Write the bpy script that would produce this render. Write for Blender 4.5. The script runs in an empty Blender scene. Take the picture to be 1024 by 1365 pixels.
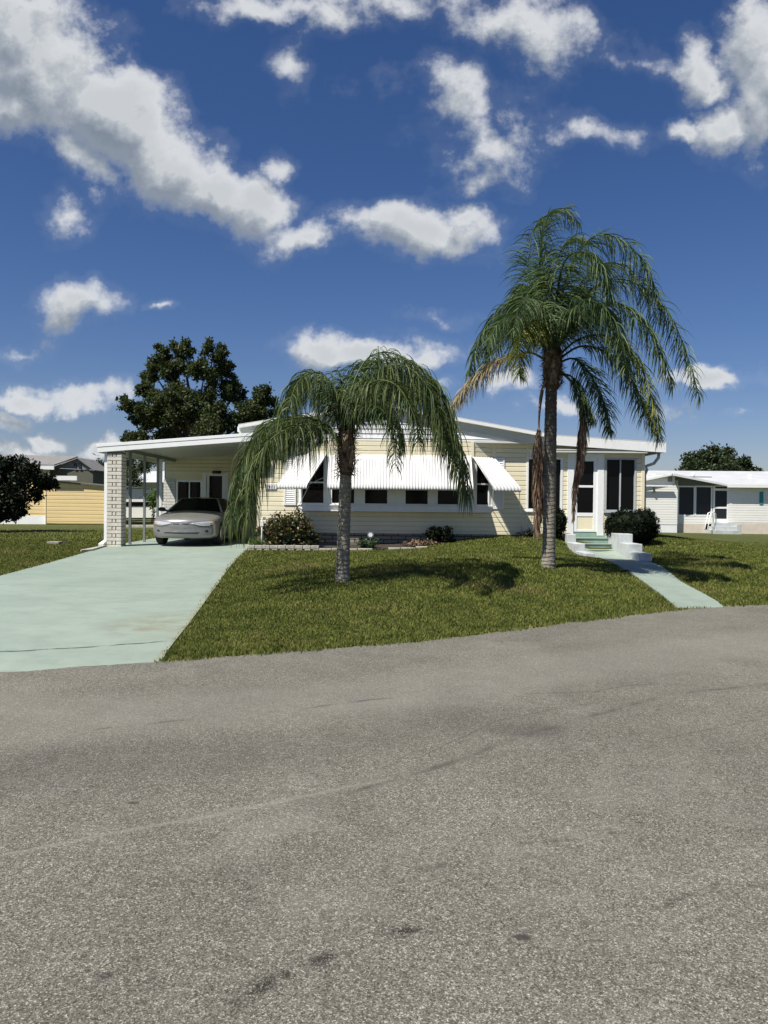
import bpy, bmesh, math, random
import numpy as np
from mathutils import Vector, Matrix
from mathutils.bvhtree import BVHTree
R = math.radians
random.seed(7); rng = np.random.default_rng(7)
sc = bpy.context.scene
col = sc.collection

# ------------------------------------------------------------------ camera
EYE = Vector((0, 0, 1.6)); PITCH = math.atan(10.5/1024); ROLL = math.atan(0.0105)
F = Vector((0, math.cos(PITCH), -math.sin(PITCH)))
U0 = Vector((0, math.sin(PITCH), math.cos(PITCH))); R0 = Vector((1, 0, 0))
RR = R0*math.cos(ROLL)+U0*math.sin(ROLL); UU = U0*math.cos(ROLL)-R0*math.sin(ROLL)
cam = bpy.data.cameras.new('camera'); co = bpy.data.objects.new('camera', cam); col.objects.link(co)
m = Matrix.Identity(4)
for i, v in enumerate((RR, UU, -F)):
    for j in range(3): m[j][i] = v[j]
m.translation = EYE; co.matrix_world = m
cam.sensor_fit = 'VERTICAL'; cam.sensor_height = 36; cam.lens = 36*1024/1365; cam.clip_end = 2000; cam.clip_start = .05
sc.camera = co

def ray(px, py): return F+RR*((px-512)/1024)+UU*((682.5-py)/1024)
def P(px, py, Y):                      # the point seen at a pixel, on the plane Y
    r = ray(px, py); return EYE+r*(Y/r.y)
def G(px, py, z=0.0):                  # the point seen at a pixel, on the level z
    r = ray(px, py); return EYE+r*((z-1.6)/r.z)
def XZ(px, py, Y):
    p = P(px, py, Y); return p.x, p.z

# ------------------------------------------------------------------ mesh helpers
def wloc(o):
    v = Vector((0, 0, 0))
    while o is not None: v = v+o.location; o = o.parent
    return v
def tag(o, label=None, cat=None, group=None, kind=None):
    if label: o['label'] = label
    if cat: o['category'] = cat
    if group: o['group'] = group
    if kind: o['kind'] = kind
    return o
def thing(name, loc, label, cat, group=None, rz=0):
    o = bpy.data.objects.new(name, None); col.objects.link(o); o.location = loc; o.rotation_euler = (0, 0, rz)
    o.empty_display_size = .2
    return tag(o, label, cat, group)
class MB:
    def __init__(s): s.v = []; s.f = []; s.sm = []
    def quad(s, a, b, c, d, sm=False):
        n = len(s.v); s.v += [tuple(a), tuple(b), tuple(c), tuple(d)]; s.f.append((n, n+1, n+2, n+3)); s.sm.append(sm)
    def poly(s, pts, sm=False):
        n = len(s.v); s.v += [tuple(p) for p in pts]; s.f.append(tuple(range(n, n+len(pts)))); s.sm.append(sm)
    def prism(s, pts, d):              # closed outline extruded by the vector d
        d = Vector(d); a = [Vector(p) for p in pts]; b = [p+d for p in a]; n = len(s.v); k = len(a)
        s.v += [tuple(p) for p in a+b]
        s.f.append(tuple(range(n, n+k))[::-1]); s.f.append(tuple(range(n+k, n+2*k)))
        for i in range(k):
            j = (i+1) % k; s.f.append((n+i, n+j, n+k+j, n+k+i))
        s.sm += [False]*(k+2)
        return s
    def box(s, x0, x1, y0, y1, z0, z1):
        return s.prism([(x0, y0, z0), (x1, y0, z0), (x1, y1, z0), (x0, y1, z0)], (0, 0, z1-z0))
    def tube(s, pts, rad, n=8, cap=True):
        pts = [Vector(p) for p in pts]; k = len(pts)
        if not hasattr(rad, '__len__'): rad = [rad]*k
        base = len(s.v); up = Vector((0, 0, 1)); prev = None
        for i in range(k):
            t = (pts[min(i+1, k-1)]-pts[max(i-1, 0)]).normalized()
            if prev is None:
                a = t.cross(up if abs(t.z) < .9 else Vector((1, 0, 0))).normalized()
            else: a = (prev-t*prev.dot(t)).normalized()
            prev = a; b = t.cross(a)
            for j in range(n):
                q = 2*math.pi*j/n; s.v.append(tuple(pts[i]+(a*math.cos(q)+b*math.sin(q))*rad[i]))
        for i in range(k-1):
            for j in range(n):
                j2 = (j+1) % n; s.f.append((base+i*n+j, base+i*n+j2, base+(i+1)*n+j2, base+(i+1)*n+j)); s.sm.append(True)
        if cap:
            s.f.append(tuple(base+j for j in range(n))[::-1]); s.f.append(tuple(base+(k-1)*n+j for j in range(n))); s.sm += [False, False]
        return s
    def build(s, name, mat, parent=None, bevel=0, local=False):
        me = bpy.data.meshes.new(name); off = Vector((0, 0, 0)) if (parent is None or local) else wloc(parent)
        me.from_pydata([(x-off.x, y-off.y, z-off.z) for x, y, z in s.v], [], s.f)
        me.polygons.foreach_set('use_smooth', s.sm); me.materials.append(mat)
        bm = bmesh.new(); bm.from_mesh(me); bmesh.ops.remove_doubles(bm, verts=bm.verts, dist=1e-5) if bevel else None
        bmesh.ops.recalc_face_normals(bm, faces=bm.faces) if bevel else None
        bm.to_mesh(me); bm.free(); me.update()
        o = bpy.data.objects.new(name, me); col.objects.link(o)
        if parent: o.parent = parent
        if bevel:
            b = o.modifiers.new('bevel', 'BEVEL'); b.width = bevel; b.segments = 2; b.limit_method = 'ANGLE'; b.angle_limit = R(40)
        return o
def obj_arrays(name, V, Q, mat, parent=None, smooth=False, k=4):
    V = np.asarray(V, dtype=np.float32).reshape(-1, 3).copy()
    if parent is not None: V -= np.array(wloc(parent), dtype=np.float32)
    Q = np.asarray(Q, dtype=np.int32).reshape(-1, k)
    me = bpy.data.meshes.new(name); me.vertices.add(len(V)); me.vertices.foreach_set('co', V.ravel())
    me.loops.add(Q.size); me.loops.foreach_set('vertex_index', Q.ravel())
    me.polygons.add(len(Q)); me.polygons.foreach_set('loop_start', np.arange(0, Q.size, k, dtype=np.int32))
    me.polygons.foreach_set('use_smooth', np.full(len(Q), bool(smooth)))
    me.materials.append(mat); me.update(calc_edges=True)
    o = bpy.data.objects.new(name, me); col.objects.link(o)
    if parent: o.parent = parent
    return o

# ------------------------------------------------------------------ materials
class NT:
    def __init__(s, tree): s.t = tree; s.l = tree.links
    def n(s, typ, **kw):
        nd = s.t.nodes.new(typ)
        for k, v in kw.items():
            if k.startswith('_'): setattr(nd, k[1:], v)
        return nd
    def lk(s, a, b): s.l.new(a, b)
    def math(s, op, a, b=None, c=None, clamp=False):
        nd = s.t.nodes.new('ShaderNodeMath'); nd.operation = op; nd.use_clamp = clamp
        for i, x in enumerate((a, b, c)):
            if x is None: continue
            if isinstance(x, (int, float)): nd.inputs[i].default_value = x
            else: s.l.new(x, nd.inputs[i])
        return nd.outputs[0]
    def vmath(s, op, a, b=None, scale=None):
        nd = s.t.nodes.new('ShaderNodeVectorMath'); nd.operation = op
        for i, x in enumerate((a, b)):
            if x is None: continue
            if isinstance(x, (tuple, list, Vector)): nd.inputs[i].default_value = tuple(x)
            else: s.l.new(x, nd.inputs[i])
        if scale is not None:
            if isinstance(scale, (int, float)): nd.inputs['Scale'].default_value = scale
            else: s.l.new(scale, nd.inputs['Scale'])
        return nd.outputs['Value'] if op in ('LENGTH', 'DOT_PRODUCT', 'DISTANCE') else nd.outputs['Vector']
    def noise(s, vec, scale, detail=3, rough=.55, dist=0):
        nd = s.t.nodes.new('ShaderNodeTexNoise'); s.l.new(vec, nd.inputs['Vector'])
        nd.inputs['Scale'].default_value = scale; nd.inputs['Detail'].default_value = detail
        nd.inputs['Roughness'].default_value = rough; nd.inputs['Distortion'].default_value = dist
        return nd.outputs['Fac']
    def ramp(s, fac, stops):
        nd = s.t.nodes.new('ShaderNodeValToRGB'); s.l.new(fac, nd.inputs[0]); e = nd.color_ramp.elements
        while len(e) < len(stops): e.new(.5)
        for i, (p, c) in enumerate(stops):
            e[i].position = p; e[i].color = (*c, 1) if len(c) == 3 else c
        return nd.outputs[0]
    def mix(s, fac, a, b, typ='MIX'):
        nd = s.t.nodes.new('ShaderNodeMix'); nd.data_type = 'RGBA'; nd.blend_type = typ
        for i, x in ((0, fac), (6, a), (7, b)):
            if isinstance(x, (int, float)): nd.inputs[i].default_value = x
            elif isinstance(x, (tuple, list)): nd.inputs[i].default_value = (*x, 1)
            else: s.l.new(x, nd.inputs[i])
        return nd.outputs[2]
    def mapr(s, x, a, b, c=0., d=1., smooth=False):
        nd = s.t.nodes.new('ShaderNodeMapRange'); s.l.new(x, nd.inputs[0]); nd.clamp = True
        if smooth: nd.interpolation_type = 'SMOOTHSTEP'
        for i, q in enumerate((a, b, c, d)): nd.inputs[i+1].default_value = q
        return nd.outputs[0]
def newmat(name):
    mt = bpy.data.materials.new(name); mt.use_nodes = True; t = NT(mt.node_tree)
    bs = mt.node_tree.nodes['Principled BSDF']; tc = t.n('ShaderNodeTexCoord')
    geo = t.n('ShaderNodeNewGeometry')
    return mt, t, bs, geo.outputs['Position'], geo
def bump(t, bs, h, strength=.3, dist=.01):
    b = t.n('ShaderNodeBump'); b.inputs['Strength'].default_value = strength; b.inputs['Distance'].default_value = dist
    t.lk(h, b.inputs['Height']); t.lk(b.outputs[0], bs.inputs['Normal'])
def simple(name, c, rough=.5, var=.12, vs=3., grime=.0, bmp=0., bscale=60, metal=0., spec=.5, gc=(.12, .11, .09), coat=0):
    mt, t, bs, pos, geo = newmat(name)
    n1 = t.noise(pos, vs, 5, .6)
    cc = t.mix(t.mapr(n1, .3, .7), tuple(x*(1-var) for x in c), tuple(min(1, x*(1+var)) for x in c))
    if grime:
        g = t.noise(t.vmath('MULTIPLY', pos, (1.6, 1.6, .35)), 3.5, 6, .65)
        cc = t.mix(t.math('MULTIPLY', t.mapr(g, .5, .75), grime), cc, gc)
    t.lk(cc, bs.inputs['Base Color']); bs.inputs['Metallic'].default_value = metal
    bs.inputs['Specular IOR Level'].default_value = spec; bs.inputs['Coat Weight'].default_value = coat
    t.lk(t.mapr(n1, .2, .8, max(0, rough-.08), min(1, rough+.08)), bs.inputs['Roughness'])
    if bmp: bump(t, bs, t.noise(pos, bscale, 3), bmp, .005)
    return mt
def leafmat(name, cols, trans=.35, rough=.5, scale=1.5, spec=.35):
    mt, t, bs, pos, geo = newmat(name)
    n = t.noise(pos, scale, 3); rnd = geo.outputs['Random Per Island']
    f = t.math('ADD', t.math('MULTIPLY', n, .5), t.math('MULTIPLY', rnd, .55))
    k = len(cols); c = t.ramp(f, [(.15+.75*i/max(1, k-1), cols[i]) for i in range(k)])
    t.lk(c, bs.inputs['Base Color']); bs.inputs['Roughness'].default_value = rough
    bs.inputs['Specular IOR Level'].default_value = spec
    tr = t.n('ShaderNodeBsdfTranslucent'); t.lk(t.mix(1., c, (1.2, 1.3, .55), 'MULTIPLY'), tr.inputs[0])
    ms = t.n('ShaderNodeMixShader'); ms.inputs[0].default_value = trans
    t.lk(bs.outputs[0], ms.inputs[1]); t.lk(tr.outputs[0], ms.inputs[2])
    t.lk(ms.outputs[0], mt.node_tree.nodes['Material Output'].inputs[0])
    return mt

M = {}
M['white'] = simple('white_paint', (.80, .81, .80), .42, .04, 2, .12, gc=(.45, .43, .38))
M['white_old'] = simple('white_masonry', (.46, .49, .49), .8, .14, 4, .7, .25, 40, gc=(.35, .36, .33))
M['cream'] = simple('cream_siding', (.76, .695, .50), .5, .05, 1.2, .14, gc=(.5, .43, .28))
M['yellow'] = simple('yellow_siding', (.70, .54, .26), .55, .05, .8, .1, gc=(.55, .38, .15))
M['nwhite'] = simple('neighbour_siding', (.78, .77, .72), .5, .04, .8, .1, gc=(.55, .53, .47))
M['soffit'] = simple('soffit_metal', (.56, .58, .53), .45, .04, 1, .1, gc=(.4, .4, .36))
M['roofmetal'] = simple('roof_metal', (.55, .56, .56), .4, .06, 1, .25, gc=(.4, .4, .38))
M['glass'] = simple('dark_window_glass', (.004, .0045, .005), .10, .2, 1, spec=.16)
M['screen'] = simple('dark_screen', (.012, .014, .016), .5, .2, 2)
M['alu'] = simple('aluminium', (.25, .27, .26), .4, .08, 5, .2, metal=.4)
M['aluwhite'] = simple('grey_frame', (.42, .45, .47), .45, .06, 3, .2)
M['awn'] = simple('awning_enamel', (.60, .60, .59), .38, .03, 2, .08, gc=(.5, .5, .46))
M['black'] = simple('black_plastic', (.012, .012, .013), .45, .2, 4)
M['rubber'] = simple('rubber', (.018, .018, .019), .8, .2, 12)
M['teal'] = simple('teal_shutter', (.02, .22, .25), .5, .1, 4)
M['numeral'] = simple('grey_numeral', (.06, .06, .055), .5, .1, 4)
M['mulch'] = simple('mulch', (.035, .026, .019), .95, .5, 25, 0, .6, 40)
M['mintstep'] = simple('mint_step_paint', (.24, .36, .305), .6, .12, 6, .35, .1, gc=(.1, .16, .13))
M['stone'] = simple('grey_stone', (.26, .24, .20), .9, .3, 9, .3, .6, 30)
M['galv'] = simple('white_pipe', (.7, .7, .68), .45, .1, 8, .3)
M['bark'] = simple('tree_bark', (.09, .07, .055), .9, .3, 12, .2, .6, 30)
M['pink'] = simple('dusty_rose_shutter', (.5, .45, .42), .5, .05, 3)

# palm trunk: ringed grey bark
def trunkmat():
    mt, t, bs, pos, geo = newmat('palm_bark')
    sep = t.n('ShaderNodeSeparateXYZ'); t.lk(pos, sep.inputs[0])
    nz = t.noise(pos, 5, 4); z = t.math('ADD', sep.outputs[2], t.math('MULTIPLY', nz, .16))
    w = t.math('FRACT', t.math('MULTIPLY', z, 13.))
    ring = t.mapr(w, .0, .22); n2 = t.noise(t.vmath('MULTIPLY', pos, (1, 1, 2.5)), 16, 6, .7)
    c = t.ramp(n2, [(.25, (.10, .09, .07)), (.5, (.26, .235, .19)), (.75, (.44, .41, .34))])
    c = t.mix(t.mapr(ring, 0, 1, .38, 0), c, (.05, .045, .035))
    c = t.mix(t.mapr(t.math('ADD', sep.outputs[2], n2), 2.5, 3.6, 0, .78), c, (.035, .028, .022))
    n3 = t.noise(pos, 2.2, 5, .7); c = t.mix(t.mapr(n3, .55, .68, 0, .55), c, (.13, .14, .09))
    t.lk(c, bs.inputs['Base Color']); bs.inputs['Roughness'].default_value = .92
    bump(t, bs, t.math('ADD', ring, t.math('MULTIPLY', n2, 1.2)), .8, .015)
    return mt
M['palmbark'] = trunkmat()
M['boot'] = leafmat('leaf_boot', [(.07, .05, .035), (.22, .16, .11), (.42, .34, .23)], .05, .85, 6)
M['fiber'] = leafmat('boot_fibre', [(.03, .02, .014), (.10, .065, .04), (.20, .14, .09)], .05, .9, 10)
M['frond'] = leafmat('palm_frond', [(.020, .042, .020), (.055, .095, .035), (.17, .22, .085)], .28, .5, 1.2, .22)
M['frond_dark'] = leafmat('palm_frond_dark', [(.018, .034, .013), (.05, .078, .024), (.16, .19, .065)], .24, .5, 1.5, .22)
M['frond_yellow'] = leafmat('palm_frond_yellow', [(.05, .09, .02), (.13, .17, .035), (.30, .28, .06)], .3, .45, 1.2)
M['frond_tan'] = leafmat('palm_frond_tan', [(.16, .14, .07), (.30, .24, .14), (.48, .40, .27)], .2, .7, 2)
M['frond_dead'] = leafmat('palm_frond_dead', [(.07, .04, .028), (.17, .11, .075), (.38, .27, .17)], .12, .85, 3)
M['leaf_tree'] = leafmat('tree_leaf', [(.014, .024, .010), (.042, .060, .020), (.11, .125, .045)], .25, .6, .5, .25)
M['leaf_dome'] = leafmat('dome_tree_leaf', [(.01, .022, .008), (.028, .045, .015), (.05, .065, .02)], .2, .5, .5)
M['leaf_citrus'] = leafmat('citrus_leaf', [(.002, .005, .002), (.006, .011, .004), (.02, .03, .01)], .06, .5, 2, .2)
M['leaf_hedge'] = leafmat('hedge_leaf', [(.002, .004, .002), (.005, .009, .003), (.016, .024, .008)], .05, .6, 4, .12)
M['leaf_croton'] = leafmat('croton_leaf', [(.015, .035, .012), (.04, .065, .02), (.09, .05, .035), (.26, .24, .05)], .2, .4, 3)
M['leaf_shrub'] = leafmat('shrub_leaf', [(.012, .035, .012), (.04, .08, .03), (.09, .13, .05)], .25, .5, 4)
M['leaf_strap'] = leafmat('strap_leaf', [(.03, .07, .015), (.08, .14, .03), (.2, .26, .07)], .3, .5, 4)
M['grass'] = None

def grassmat(blade):
    mt, t, bs, pos, geo = newmat('grass_blades' if blade else 'turf_soil')
    n1 = t.noise(pos, .45, 4, .6); n2 = t.noise(pos, 2.3, 5, .7); n3 = t.noise(pos, 11, 3, .7)
    g = (.112, .155, .026); g2 = (.255, .28, .062); br = (.36, .27, .125)
    c = t.mix(t.mapr(n2, .35, .65), g, g2)
    c = t.mix(t.mapr(n1, .55, .70, 0, .5), c, br)
    c = t.mix(t.mapr(n3, .56, .74, 0, .6), c, br)
    if blade:
        r = geo.outputs['Random Per Island']
        c = t.mix(t.mapr(r, 0, .8, .72, .0), c, (.012, .022, .004)); c = t.mix(t.mapr(r, .86, .95, 0, .6), c, (.30, .25, .11))
        tr = t.n('ShaderNodeBsdfTranslucent'); t.lk(c, tr.inputs[0]); ms = t.n('ShaderNodeMixShader'); ms.inputs[0].default_value = .3
        t.lk(bs.outputs[0], ms.inputs[1]); t.lk(tr.outputs[0], ms.inputs[2]); t.lk(ms.outputs[0], mt.node_tree.nodes['Material Output'].inputs[0])
    else:
        c = t.mix(1., c, (.62, .62, .62), 'MULTIPLY')
        c = t.mix(t.mapr(t.noise(pos, 45, 3, .8), .35, .65, .75, .1), c, (.018, .022, .007))
        bump(t, bs, t.noise(pos, 60, 4, .8), 1., .03)
    t.lk(c, bs.inputs['Base Color']); bs.inputs['Roughness'].default_value = .75; bs.inputs['Specular IOR Level'].default_value = .2
    return mt
M['grass'] = grassmat(True); M['turf'] = grassmat(False)

def segdist(t, p, a, b):
    a = Vector(a); b = Vector(b); d = b-a
    r = t.vmath('SUBTRACT', p, tuple(a)); k = t.math('MULTIPLY', t.vmath('DOT_PRODUCT', r, tuple(d)), 1/d.length_squared, clamp=True)
    return t.vmath('DISTANCE', r, t.vmath('SCALE', tuple(d), scale=k))
def chain(t, p, pts):
    ds = [segdist(t, p, pts[i], pts[i+1]) for i in range(len(pts)-1)]
    o = ds[0]
    for x in ds[1:]: o = t.math('MINIMUM', o, x)
    return o
def g2(*pp): return [(*G(x, y).xy, 0.) for x, y in pp]
def roadmat():
    mt, t, bs, pos, geo = newmat('worn_asphalt')
    v = t.n('ShaderNodeTexVoronoi'); v.inputs['Scale'].default_value = 215; t.lk(pos, v.inputs['Vector'])
    v2 = t.n('ShaderNodeTexVoronoi'); v2.inputs['Scale'].default_value = 125; t.lk(pos, v2.inputs['Vector'])
    s1 = t.n('ShaderNodeSeparateColor'); t.lk(v.outputs['Color'], s1.inputs[0])
    s2 = t.n('ShaderNodeSeparateColor'); t.lk(v2.outputs['Color'], s2.inputs[0])
    f = t.math('ADD', t.math('MULTIPLY', s1.outputs[0], .66), t.math('MULTIPLY', s2.outputs[1], .34))
    c = t.ramp(f, [(.10, (.045, .043, .034)), (.40, (.112, .107, .088)), (.72, (.185, .178, .149)), (.92, (.40, .385, .33))]
)
    big = t.noise(pos, .35, 5, .6); c = t.mix(1., c, t.ramp(big, [(.3, (.80, .80, .80)), (.7, (1.18, 1.17, 1.15))]), 'MULTIPLY')
    med = t.noise(pos, 2.2, 4, .65); c = t.mix(1., c, t.ramp(med, [(.25, (.86, .86, .86)), (.75, (1.10, 1.10, 1.10))]), 'MULTIPLY')
    patch = t.noise(t.vmath('ADD', pos, (7, 3, 0)), .8, 3); c = t.mix(t.mapr(patch, .60, .75, 0, .25), c, (.17, .145, .12))
    gr = t.noise(pos, 26, 3, .8); c = t.mix(1., c, t.ramp(gr, [(.3, (.78, .78, .78)), (.7, (1.2, 1.2, 1.2))]), 'MULTIPLY')
    jag = t.n('ShaderNodeTexNoise'); jag.inputs['Scale'].default_value = 3.; jag.inputs['Detail'].default_value = 5; t.lk(pos, jag.inputs['Vector'])
    wv = t.vmath('SCALE', t.vmath('SUBTRACT', jag.outputs['Color'], (.5, .5, .5)), scale=.10)
    p = t.vmath('MULTIPLY', t.vmath('ADD', pos, wv), (1, 1, 0))
    # two wheel-worn bands following the road
    near = chain(t, p, g2((-400, 905), (60, 960), (512, 925), (900, 868), (1500, 800)))
    c = t.mix(t.mapr(near, .25, .9, .30, 0, True), c, (.235, .220, .19))
    cell = t.mapr(s1.outputs[1], .25, .45)
    dk = chain(t, p, g2((-200, 1060), (150, 1010), (420, 1000), (620, 950)))
    c = t.mix(t.mapr(dk, .1, .6, .24, 0, True), c, (.055, .05, .045))
    # seam between two pours
    seam = chain(t, p, g2((-300, 1200), (0, 1140), (140, 1113), (280, 1088), (420, 1058), (520, 1038)))
    c = t.mix(t.mapr(seam, .0, .035, .4, 0, True), c, (.26, .245, .21))
    seam2 = chain(t, p, g2((420, 1070), (560, 1030), (690, 985), (760, 962), (900, 925), (1024, 912)))
    brk = t.mapr(t.noise(pos, 2.5, 3), .42, .6)
    c = t.mix(t.math('MULTIPLY', t.mapr(seam2, .0, .035, .9, 0), brk), c, (.05, .045, .04)); c = t.mix(t.mapr(seam2, .0, .16, .3, 0, True), c, (.11, .10, .085))
    crack = chain(t, p, g2((300, 1335), (365, 1305), (420, 1280), (480, 1255), (560, 1240)))
    brk2 = t.mapr(t.noise(pos, 7, 4, .7), .42, .58)
    c = t.mix(t.math('MULTIPLY', t.math('MULTIPLY', t.mapr(crack, .0, .06, 1.3, 0), brk2), cell), c, (.03, .028, .024))
    cr2 = chain(t, p, g2((130, 972), (220, 962), (400, 945), (520, 930)))
    c = t.mix(t.math('MULTIPLY', t.mapr(cr2, .0, .035, .8, 0), brk), c, (.045, .04, .035))
    cr3 = chain(t, p, g2((700, 925), (790, 922), (830, 915), (880, 912)))
    c = t.mix(t.mapr(cr3, .0, .02, .6, 0), c, (.05, .045, .04))
    cr4 = chain(t, p, g2((680, 1125), (740, 1120), (800, 1118)))
    cr5 = chain(t, p, g2((560, 1160), (620, 1150))); cr6 = chain(t, p, g2((880, 1210), (960, 1180), (1050, 1180)))
    for q in (cr4, cr5, cr6): c = t.mix(t.math('MULTIPLY', t.math('MULTIPLY', t.mapr(q, .0, .035, .9, 0), brk2), cell), c, (.05, .045, .04))
    spots = g2((698, 1248), (143, 1298), (818, 1111), (178, 1070), (700, 972), (850, 1098))
    for (x, y, z), rr, k in zip(spots, (.035, .03, .025, .03, .30, .02), (.9, .7, .8, .7, .3, .7)):
        d = t.vmath('LENGTH', t.vmath('MULTIPLY', t.vmath('SUBTRACT', p, (x, y, 0)), (.8, 1.2, 1)))
        c = t.mix(t.mapr(d, rr*.5, rr, k, 0, True), c, (.035, .033, .03))
    stain = t.noise(t.vmath('ADD', pos, (1, 9, 0)), 5.5, 4, .6); c = t.mix(t.math('MULTIPLY', t.mapr(stain, .68, .76, 0, .7), cell), c, (.05, .047, .04))
    fine = chain(t, p, g2((560, 1010), (660, 960), (740, 945), (850, 930))); c = t.mix(t.mapr(fine, 0, .012, .6, 0), c, (.06, .055, .048))
    fin2 = chain(t, p, g2((880, 985), (1010, 960), (1100, 950))); c = t.mix(t.mapr(fin2, 0, .012, .6, 0), c, (.06, .055, .048))
    lite = t.noise(t.vmath('ADD', pos, (3, 0, 5)), 1.1, 6, .7); c = t.mix(t.mapr(lite, .52, .72, 0, .35), c, (.25, .24, .21))
    t.lk(c, bs.inputs['Base Color']); bs.inputs['Roughness'].default_value = .88; bs.inputs['Specular IOR Level'].default_value = .25
    h = t.math('ADD', t.math('MULTIPLY', v.outputs['Distance'], .6), t.math('MULTIPLY', s2.outputs[0], .6))
    bump(t, bs, h, .55, .006)
    return mt
M['road'] = roadmat()

def drivemat():
    mt, t, bs, pos, geo = newmat('mint_painted_concrete')
    n1 = t.noise(pos, .7, 5, .6); n2 = t.noise(t.vmath('MULTIPLY', pos, (1, 1.3, 1)), 2.2, 7, .72)
    c = t.mix(t.mapr(n1, .3, .7), (.215, .272, .222), (.275, .335, .282))
    c = t.mix(t.mapr(n2, .46, .70, 0, .55), c, (.175, .205, .18))
    n3 = t.noise(pos, 9, 5, .7); c = t.mix(t.mapr(n3, .6, .75, 0, .4), c, (.21, .225, .19))
    n5 = t.noise(pos, 60, 3, .7); c = t.mix(t.mapr(n5, .3, .7, .12, 0), c, (.2, .22, .2))
    jag = t.n('ShaderNodeTexNoise'); jag.inputs['Scale'].default_value = 5; jag.inputs['Detail'].default_value = 5; t.lk(pos, jag.inputs['Vector'])
    p = t.vmath('MULTIPLY', t.vmath('ADD', pos, t.vmath('SCALE', t.vmath('SUBTRACT', jag.outputs['Color'], (.5, .5, .5)), scale=.10)), (1, 1, 0))
    j1 = chain(t, p, [(*G(x, y, .02).xy, 0.) for x, y in ((-200, 884), (0, 873), (100, 868), (225, 859))])
    brk = t.mapr(t.noise(pos, 6, 3), .35, .5)
    c = t.mix(t.math('MULTIPLY', t.mapr(j1, .008, .035, .95, 0), brk), c, (.03, .035, .03))
    j2 = chain(t, t.vmath('MULTIPLY', pos, (1, 1, 0)), [(-7.5, 12.7, 0), (-2, 12.6, 0)]); c = t.mix(t.mapr(j2, .008, .02, .5, 0), c, (.12, .15, .13))
    # rusty brown stain at the lower right corner and along the lawn
    sx, sy = G(215, 838, .03).xy
    d = t.vmath('LENGTH', t.vmath('MULTIPLY', t.vmath('SUBTRACT', p, (sx, sy, 0)), (1, .8, 1)))
    c = t.mix(t.math('MULTIPLY', t.mapr(d, .1, .9, .75, 0, True), t.mapr(n2, .35, .6)), c, (.19, .18, .11))
    e = chain(t, p, [(-3.5, 19.6, 0), (-2.98, 14.5, 0), (-2.2, 7.7, 0)]); c = t.mix(t.math('MULTIPLY', t.mapr(e, .02, .12, .6, 0), t.mapr(n3, .4, .55)), c, (.24, .21, .12))
    # tyre arcs
    ax, ay = G(200, 800, .06).xy
    d2 = t.vmath('DISTANCE', t.vmath('MULTIPLY', pos, (1, 1, 0)), (ax, ay, 0))
    for rr in (.55, .75, .95, 1.15):
        c = t.mix(t.math('MULTIPLY', t.mapr(t.math('ABSOLUTE', t.math('SUBTRACT', d2, rr)), .0, .05, .3, 0), t.mapr(n1, .4, .6)), c, (.22, .26, .23))
    t.lk(c, bs.inputs['Base Color']); bs.inputs['Roughness'].default_value = .75
    bump(t, bs, t.noise(pos, 90, 4, .7), .25, .004)
    return mt
M['drive'] = drivemat()
def brickmat(name, c1, c2, mortar, w, h, axis='xz'):
    mt, t, bs, pos, geo = newmat(name)
    sep = t.n('ShaderNodeSeparateXYZ'); t.lk(pos, sep.inputs[0]); cb = t.n('ShaderNodeCombineXYZ')
    t.lk(sep.outputs[0] if axis[0] == 'x' else sep.outputs[1], cb.inputs[0]); t.lk(sep.outputs[2], cb.inputs[1])
    b = t.n('ShaderNodeTexBrick'); t.lk(cb.outputs[0], b.inputs['Vector']); b.inputs['Scale'].default_value = 1
    b.inputs['Brick Width'].default_value = w; b.inputs['Row Height'].default_value = h; b.inputs['Mortar Size'].default_value = .012
    b.inputs['Color1'].default_value = (*c1, 1); b.inputs['Color2'].default_value = (*c2, 1); b.inputs['Mortar'].default_value = (*mortar, 1)
    n = t.noise(pos, 18, 4); c = t.mix(1., b.outputs['Color'], t.ramp(n, [(.2, (.75, .75, .75)), (.8, (1.15, 1.15, 1.15))]), 'MULTIPLY')
    t.lk(c, bs.inputs['Base Color']); bs.inputs['Roughness'].default_value = .85
    bump(t, bs, t.math('SUBTRACT', t.math('MULTIPLY', n, .4), b.outputs['Fac']), .8, .01)
    return mt
M['skirt'] = brickmat('foundation_block', (.25, .225, .18), (.31, .28, .22), (.05, .045, .04), .40, .105)
M['skirt2'] = brickmat('shed_block', (.66, .66, .62), (.6, .6, .56), (.4, .4, .38), .30, .10)
M['pillar'] = simple('pillar_block', (.60, .57, .49), .85, .12, 14, .3, .7, 50, gc=(.42, .38, .32))
M['mortar'] = simple('dark_mortar', (.12, .11, .10), .95, .2, 20)
M['edging'] = simple('edging_block', (.40, .38, .33), .9, .25, 12, .5, .7, 35, gc=(.14, .12, .09))
M['footing'] = simple('stucco_footing', (.62, .55, .46), .8, .08, 3, .3, gc=(.5, .42, .36))
M['shingle'] = simple('grey_shingle', (.20, .195, .19), .9, .15, 3, .2, .3, 30)
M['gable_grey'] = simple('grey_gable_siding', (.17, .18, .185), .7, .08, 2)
M['dark_wall'] = simple('shaded_olive_wall', (.10, .10, .075), .8, .1, 2)

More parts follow.
